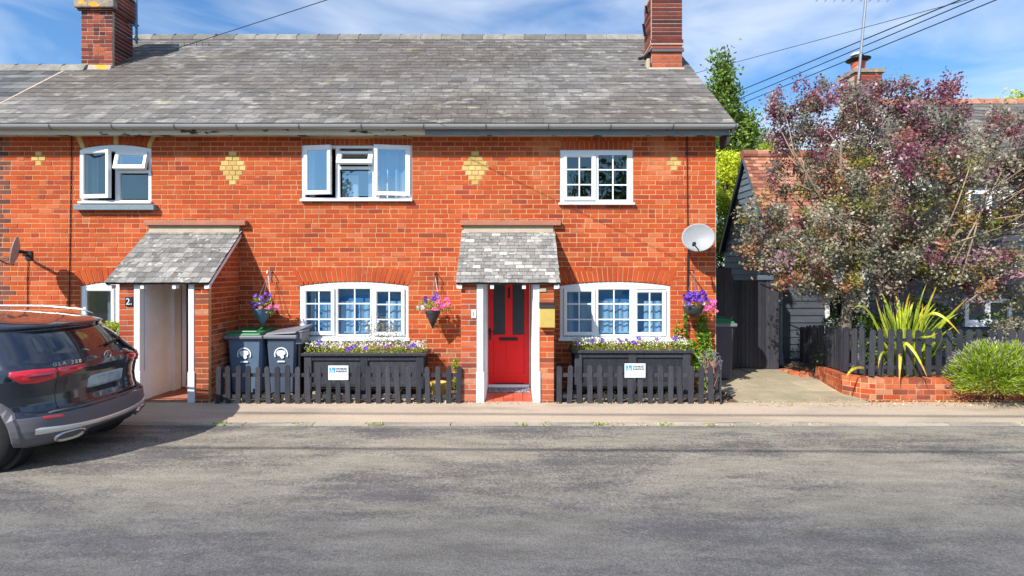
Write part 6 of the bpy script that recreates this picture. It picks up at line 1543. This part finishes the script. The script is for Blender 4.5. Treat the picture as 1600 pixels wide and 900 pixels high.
# ------------------------------------------------------------------ flax (phormium)
ph = empty('flax_plant', (6.15, 8.25, .05), 'tall yellow-green flax with strap leaves arching over the corner fence', 'plant')
def strap(pts, w, r):
    b = MB(); P = [Vector(p) for p in pts]
    # resample quadratic curve
    Q = []
    for i in range(15):
        t = i/14
        if len(P) == 3: q = P[0]*(1-t)**2+P[1]*2*t*(1-t)+P[2]*t*t
        else: q = P[0]*(1-t)**3+P[1]*3*t*(1-t)**2+P[2]*3*t*t*(1-t)+P[3]*t**3
        Q.append(q)
    L, Rr, C_ = [], [], []
    face = Vector((random.uniform(-.5, .5), -1, .1)).normalized()
    for i, q in enumerate(Q):
        t = (Q[min(i+1, 14)]-Q[max(i-1, 0)]).normalized(); s = t.cross(face).normalized(); ww = w*(math.sin(math.pi*min(1, (i/14)*.75+.25))**.6 if i < 14 else .05)*.5
        L.append(b.pt(q-s*ww)); Rr.append(b.pt(q+s*ww)); C_.append(b.pt(q-face*-.25*ww))
    for i in range(14):
        rr = min(1, r+(.35 if i > 11 else 0)); b.face((L[i], C_[i], C_[i+1], L[i+1]), 0, rr); b.face((C_[i], Rr[i], Rr[i+1], C_[i+1]), 0, rr)
    b.build('leaf', M['phormium'], ph, smooth=True)
def sp3(px, py, d): return (X_(px, d), d, Z_(py, d))
base = lambda: sp3(1426+random.uniform(-14, 16), 600, 8.35)
manual = [((1384, 530), (1368, 462), 8.1, .06), ((1420, 510), (1448, 442), 8.2, .05), ((1430, 520), (1463, 448), 8.0, .06), ((1440, 530), (1512, 466), 7.9, .06), ((1402, 520), (1421, 458), 8.1, .055), ((1396, 500), (1378, 458), 8.3, .06), ((1410, 500), (1400, 462), 8.4, .06), ((1425, 500), (1436, 470), 8.4, .05), ((1390, 540), (1380, 475), 8.2, .05), ((1400, 530), (1390, 470), 8.0, .05), ((1415, 540), (1410, 480), 8.1, .05), ((1435, 540), (1442, 475), 8.2, .05)]
for (m, e, d, w) in manual: strap([base(), sp3(m[0], m[1], (8.35+d)/2), sp3(e[0], e[1], d)], w, random.uniform(.15, .75))
for (pts_, w, r) in (([(1425, 590, 8.3), (1435, 480, 8.0), (1455, 465, 7.75), (1500, 522, 7.6)], .055, .75), ([(1410, 590, 8.3), (1395, 505, 8.0), (1425, 530, 7.65), (1449, 590, 7.6)], .05, .7), ([(1405, 585, 8.3), (1406, 540, 7.9), (1408, 545, 7.72), (1405, 596, 7.68)], .05, .9),
                     ([(1420, 590, 8.3), (1420, 500, 8.0), (1440, 540, 7.8), (1465, 520, 7.75)], .045, .6), ([(1400, 590, 8.3), (1385, 540, 8.1), (1376, 540, 7.8), (1372, 575, 7.75)], .04, .7), ([(1430, 590, 8.3), (1455, 560, 8.0), (1480, 530, 7.8), (1470, 515, 7.7)], .04, .6),
                     ([(1395, 590, 8.3), (1370, 490, 8.1), (1352, 470, 7.95), (1335, 480, 7.9)], .03, .5), ([(1340, 560, 8.6), (1336, 570, 8.2), (1330, 578, 8.0), (1322, 586, 7.9)], .04, .85), ([(1350, 575, 7.9), (1335, 572, 7.75), (1326, 580, 7.7), (1322, 590, 7.68)], .035, .9)):
    strap([sp3(*p) for p in pts_], w, r)
for k in range(85):
    a = random.uniform(-1, 1); px = 1428+a*64+random.uniform(-8, 8); py = random.uniform(462, 520)+abs(a)*20; d = random.uniform(8.0, 8.7)
    strap([base(), sp3(1412+a*22, py+35, 8.35), sp3(px, py, d)], random.uniform(.03, .055), random.uniform(0, .7))
# green undergrowth behind the corner fence
ug = np.concatenate([blob(sp3(px, py, dd), (rx/F*dd, .3, ry/F*dd), n, .3) for (px, py, rx, ry, dd, n) in ((1350, 510, 34, 22, 9.2, 900), (1310, 505, 22, 14, 9.4, 300), (1450, 500, 50, 30, 9.3, 1300), (1400, 545, 70, 30, 8.9, 900), (1520, 540, 50, 22, 9.0, 600), (1560, 500, 30, 14, 9.6, 200), (1300, 560, 30, 24, 9.4, 260))])
o = leaf_mesh('undergrowth', ug, .055, M['leaf_mid'], None, rng.uniform(0, 1, len(ug)), 1.5); tag(o, 'mixed green undergrowth behind the corner picket fence', 'undergrowth', kind='stuff')
# lavender bush spilling over the wall
lv = empty('lavender_bush', (7.05, 7.65, 0), 'rounded bright green bush with grey seed heads spilling over the low wall at right', 'bush')
n = 15000; c = np.array(sp3(1562, 592, 7.6)); rx = np.array((.66, .42, .52))
dv = rng.normal(size=(n, 3)); dv /= np.linalg.norm(dv, axis=1)[:, None]; dv[:, 2] = np.where(dv[:, 2] < -.35, -dv[:, 2], dv[:, 2]); rad = rng.uniform(.45, 1.0, n)*(1+.13*np.sin(dv[:, 0]*9)*np.cos(dv[:, 2]*8+dv[:, 1]*5)); P = c+dv*rad[:, None]*rx; P[:, 2] = np.maximum(P[:, 2], .02)
def lance(name, P, dirs, L, w, mat_, parent, tone):
    n = len(P); s = np.cross(dirs, rng.normal(size=(n, 3))); s /= np.linalg.norm(s, axis=1)[:, None]; L = np.asarray(L)[:, None]
    V = np.stack([P-dirs*L*.5, P+s*w*.5, P+dirs*L*.5, P-s*w*.5], 1).reshape(-1, 3); lo_, hi_ = V.min(0), V.max(0); oc = np.array([(lo_[0]+hi_[0])/2, (lo_[1]+hi_[1])/2, lo_[2]])
    me = bpy.data.meshes.new(name); me.from_pydata([tuple(v) for v in (V-oc)], [], [(4*i, 4*i+1, 4*i+2, 4*i+3) for i in range(n)]); me.materials.append(mat_); at = me.attributes.new('rnd', 'FLOAT', 'FACE'); at.data.foreach_set('value', tone); me.update()
    return link(name, me, Vector(oc), parent)
dr = dv+rng.normal(size=(n, 3))*.35+np.array((0, 0, .35)); dr /= np.linalg.norm(dr, axis=1)[:, None]
lance('foliage', P, dr, rng.uniform(.07, .14, n), .011, M['leaf_lav'], lv, rng.uniform(0, 1, n))
m_ = 900; k = rng.choice(n, m_); P2 = c+dv[k]*rx*rng.uniform(.98, 1.14, m_)[:, None]; P2[:, 2] = np.maximum(P2[:, 2], .03)
lance('seed_heads', P2, dr[k], rng.uniform(.03, .055, m_), .016, M['seed'], lv, rng.uniform(0, 1, m_))['kind'] = 'stuff'
# dark shrub behind it
ds = empty('shrub', sp3(1590, 560, 8.4), 'dusky purple shrub behind the lavender bush at the right edge', 'shrub'); P = blob(sp3(1595, 515, 8.5), (.45, .35, .22), 1600, .4); leaf_mesh('foliage', P, .05, M['leaf_smoke'], ds, rng.uniform(0, .45, 1600), 1.6)
b = MB(); b.tube([sp3(1592, 600, 8.5), sp3(1592, 520, 8.5)], .03, 6); b.build('stem', M['bark'], ds)

# ------------------------------------------------------------------ background trees
def lobes_px(L, depth=.9): return [((X_(px, d), d, Z_(py, d)), (rx/F*d, rx/F*d*depth, ry/F*d)) for (px, py, rx, ry, d) in L]
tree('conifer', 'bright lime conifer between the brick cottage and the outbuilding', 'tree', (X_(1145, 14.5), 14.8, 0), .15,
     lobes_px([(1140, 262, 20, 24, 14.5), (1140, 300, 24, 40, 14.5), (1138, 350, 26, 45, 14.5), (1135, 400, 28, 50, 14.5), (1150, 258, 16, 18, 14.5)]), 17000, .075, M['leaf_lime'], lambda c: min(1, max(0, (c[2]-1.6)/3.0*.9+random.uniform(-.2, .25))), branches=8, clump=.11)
tree('poplar', 'slim ivy-clad tree rising above the right end of the slate roof', 'tree', (X_(1150, 22), 22, 0), .2,
     lobes_px([(1131, 98, 8, 16, 22), (1130, 125, 13, 20, 22), (1134, 160, 18, 26, 22), (1112, 140, 7, 12, 22), (1140, 190, 22, 24, 22), (1165, 205, 13, 22, 22), (1145, 225, 28, 20, 22), (1170, 185, 6, 9, 22), (1120, 235, 12, 10, 22)]), 11000, .15, M['leaf_mid'], lambda c: random.uniform(.1, 1), branches=30, clump=.20, per=45)
tree('bare_tree', 'hazy pale twiggy tree behind the orange tiled roof', 'tree', (X_(1200, 30), 30, 0), .2,
     lobes_px([(1200, 225, 22, 22, 30), (1180, 232, 18, 16, 30), (1225, 235, 20, 14, 30)]), 2600, .16, M['leaf_pale'], None, branches=70, clump=.3, per=26)
tree('round_tree', 'yellow-green tree top peeping over the tiled roof ridge', 'tree', (X_(1215, 26), 26, 0), .2,
     lobes_px([(1212, 240, 16, 10, 26), (1198, 238, 9, 8, 26)]), 2600, .14, M['leaf_lime'], lambda c: random.uniform(.2, .8), branches=6, clump=.2)
tree('round_tree', 'yellow-green tree top above the right cottage ridge at the frame edge', 'tree', (X_(1600, 24), 24, 0), .2,
     lobes_px([(1590, 162, 22, 9, 24), (1625, 165, 30, 14, 24)]), 2600, .14, M['leaf_lime'], lambda c: random.uniform(.2, .8), branches=6, clump=.2)
# trees across the road, seen mirrored in the window glass
for (x, y, h, w, lab) in ((-16, -24, 9.5, 4.2, 'broad leafy tree across the road, farthest to the left'), (-3, -27, 8.2, 4.5, 'broad leafy tree across the road, in the middle'), (9, -25, 10.5, 4.6, 'broad leafy tree across the road, to the right'), (20, -27, 9.0, 4.8, 'broad leafy tree across the road, farthest to the right')):
    tree('broad_tree', lab, 'tree', (x, y, 0), .3, [((x, y, h*.62), (w, w*.8, h*.36)), ((x-w*.6, y, h*.4), (w*.6, w*.6, h*.24)), ((x+w*.6, y, h*.42), (w*.6, w*.6, h*.24))], 5200, .42, M['leaf_mid'], lambda c: random.uniform(0, .6), branches=10, clump=.6, per=50, group='trees across the road')

# ------------------------------------------------------------------ overhead cables
def cable(p, q, r, label, sag=.0, group='overhead cables in the sky'):
    b = MB(); p, q = Vector(p), Vector(q); n = 24
    b.tube([p.lerp(q, k/n)+Vector((0, 0, -sag*4*(k/n)*(1-k/n))) for k in range(n+1)], r, 6); o = b.build('overhead_cable', M['cable'], None, smooth=True); tag(o, label, 'cable', group)
def sky_cable(l, r, z, rad, label, ext=.55, zr=None):
    dl = F*(z-H)/(HY-l[1]); zr = z if zr is None else zr; dr_ = F*(zr-H)/(HY-r[1]); A = Vector((X_(l[0], dl), dl, z)); B = Vector((X_(r[0], dr_), dr_, zr)); cable(A-(B-A)*.25, B+(B-A)*ext, rad, label)
sky_cable((1160, 140), (1500, 0), 7.5, .013, 'topmost of the three parallel cables crossing the right sky')
sky_cable((1163, 151), (1521, 0), 7.5, .012, 'middle of the three parallel cables crossing the right sky')
sky_cable((1163, 160), (1556, 0), 7.4, .012, 'lowest of the three parallel cables crossing the right sky')
sky_cable((1095, 112), (1440, 19), 7.5, .007, 'thin faint cable rising to the right behind the three dark ones', .5)
A = Vector((-7.55, 10.25, Z_(104, 10.25))); B = Vector((X_(500, 7.2), 7.2, Z_(0, 7.2)))
cable(A, A.lerp(B, 2.6), .0055, 'single cable from the left chimney up across the slate roof', .03)
# high service cables along the road, whose thin shadows lie on the tarmac
for (ys, z, sg, r_) in ((5.92, 6.2, .25, .024), (7.13, 6.6, .1, .022)):
    y = ys-(z+.06)/1.13
    cable((-22, y+.35, z), (22, y-.22, z), r_, 'telephone cable along the road overhead, %s' % ('nearer the house' if ys > 7 else 'farther from the house'), sg, 'telephone cables along the road')
print('objects', len(bpy.data.objects))
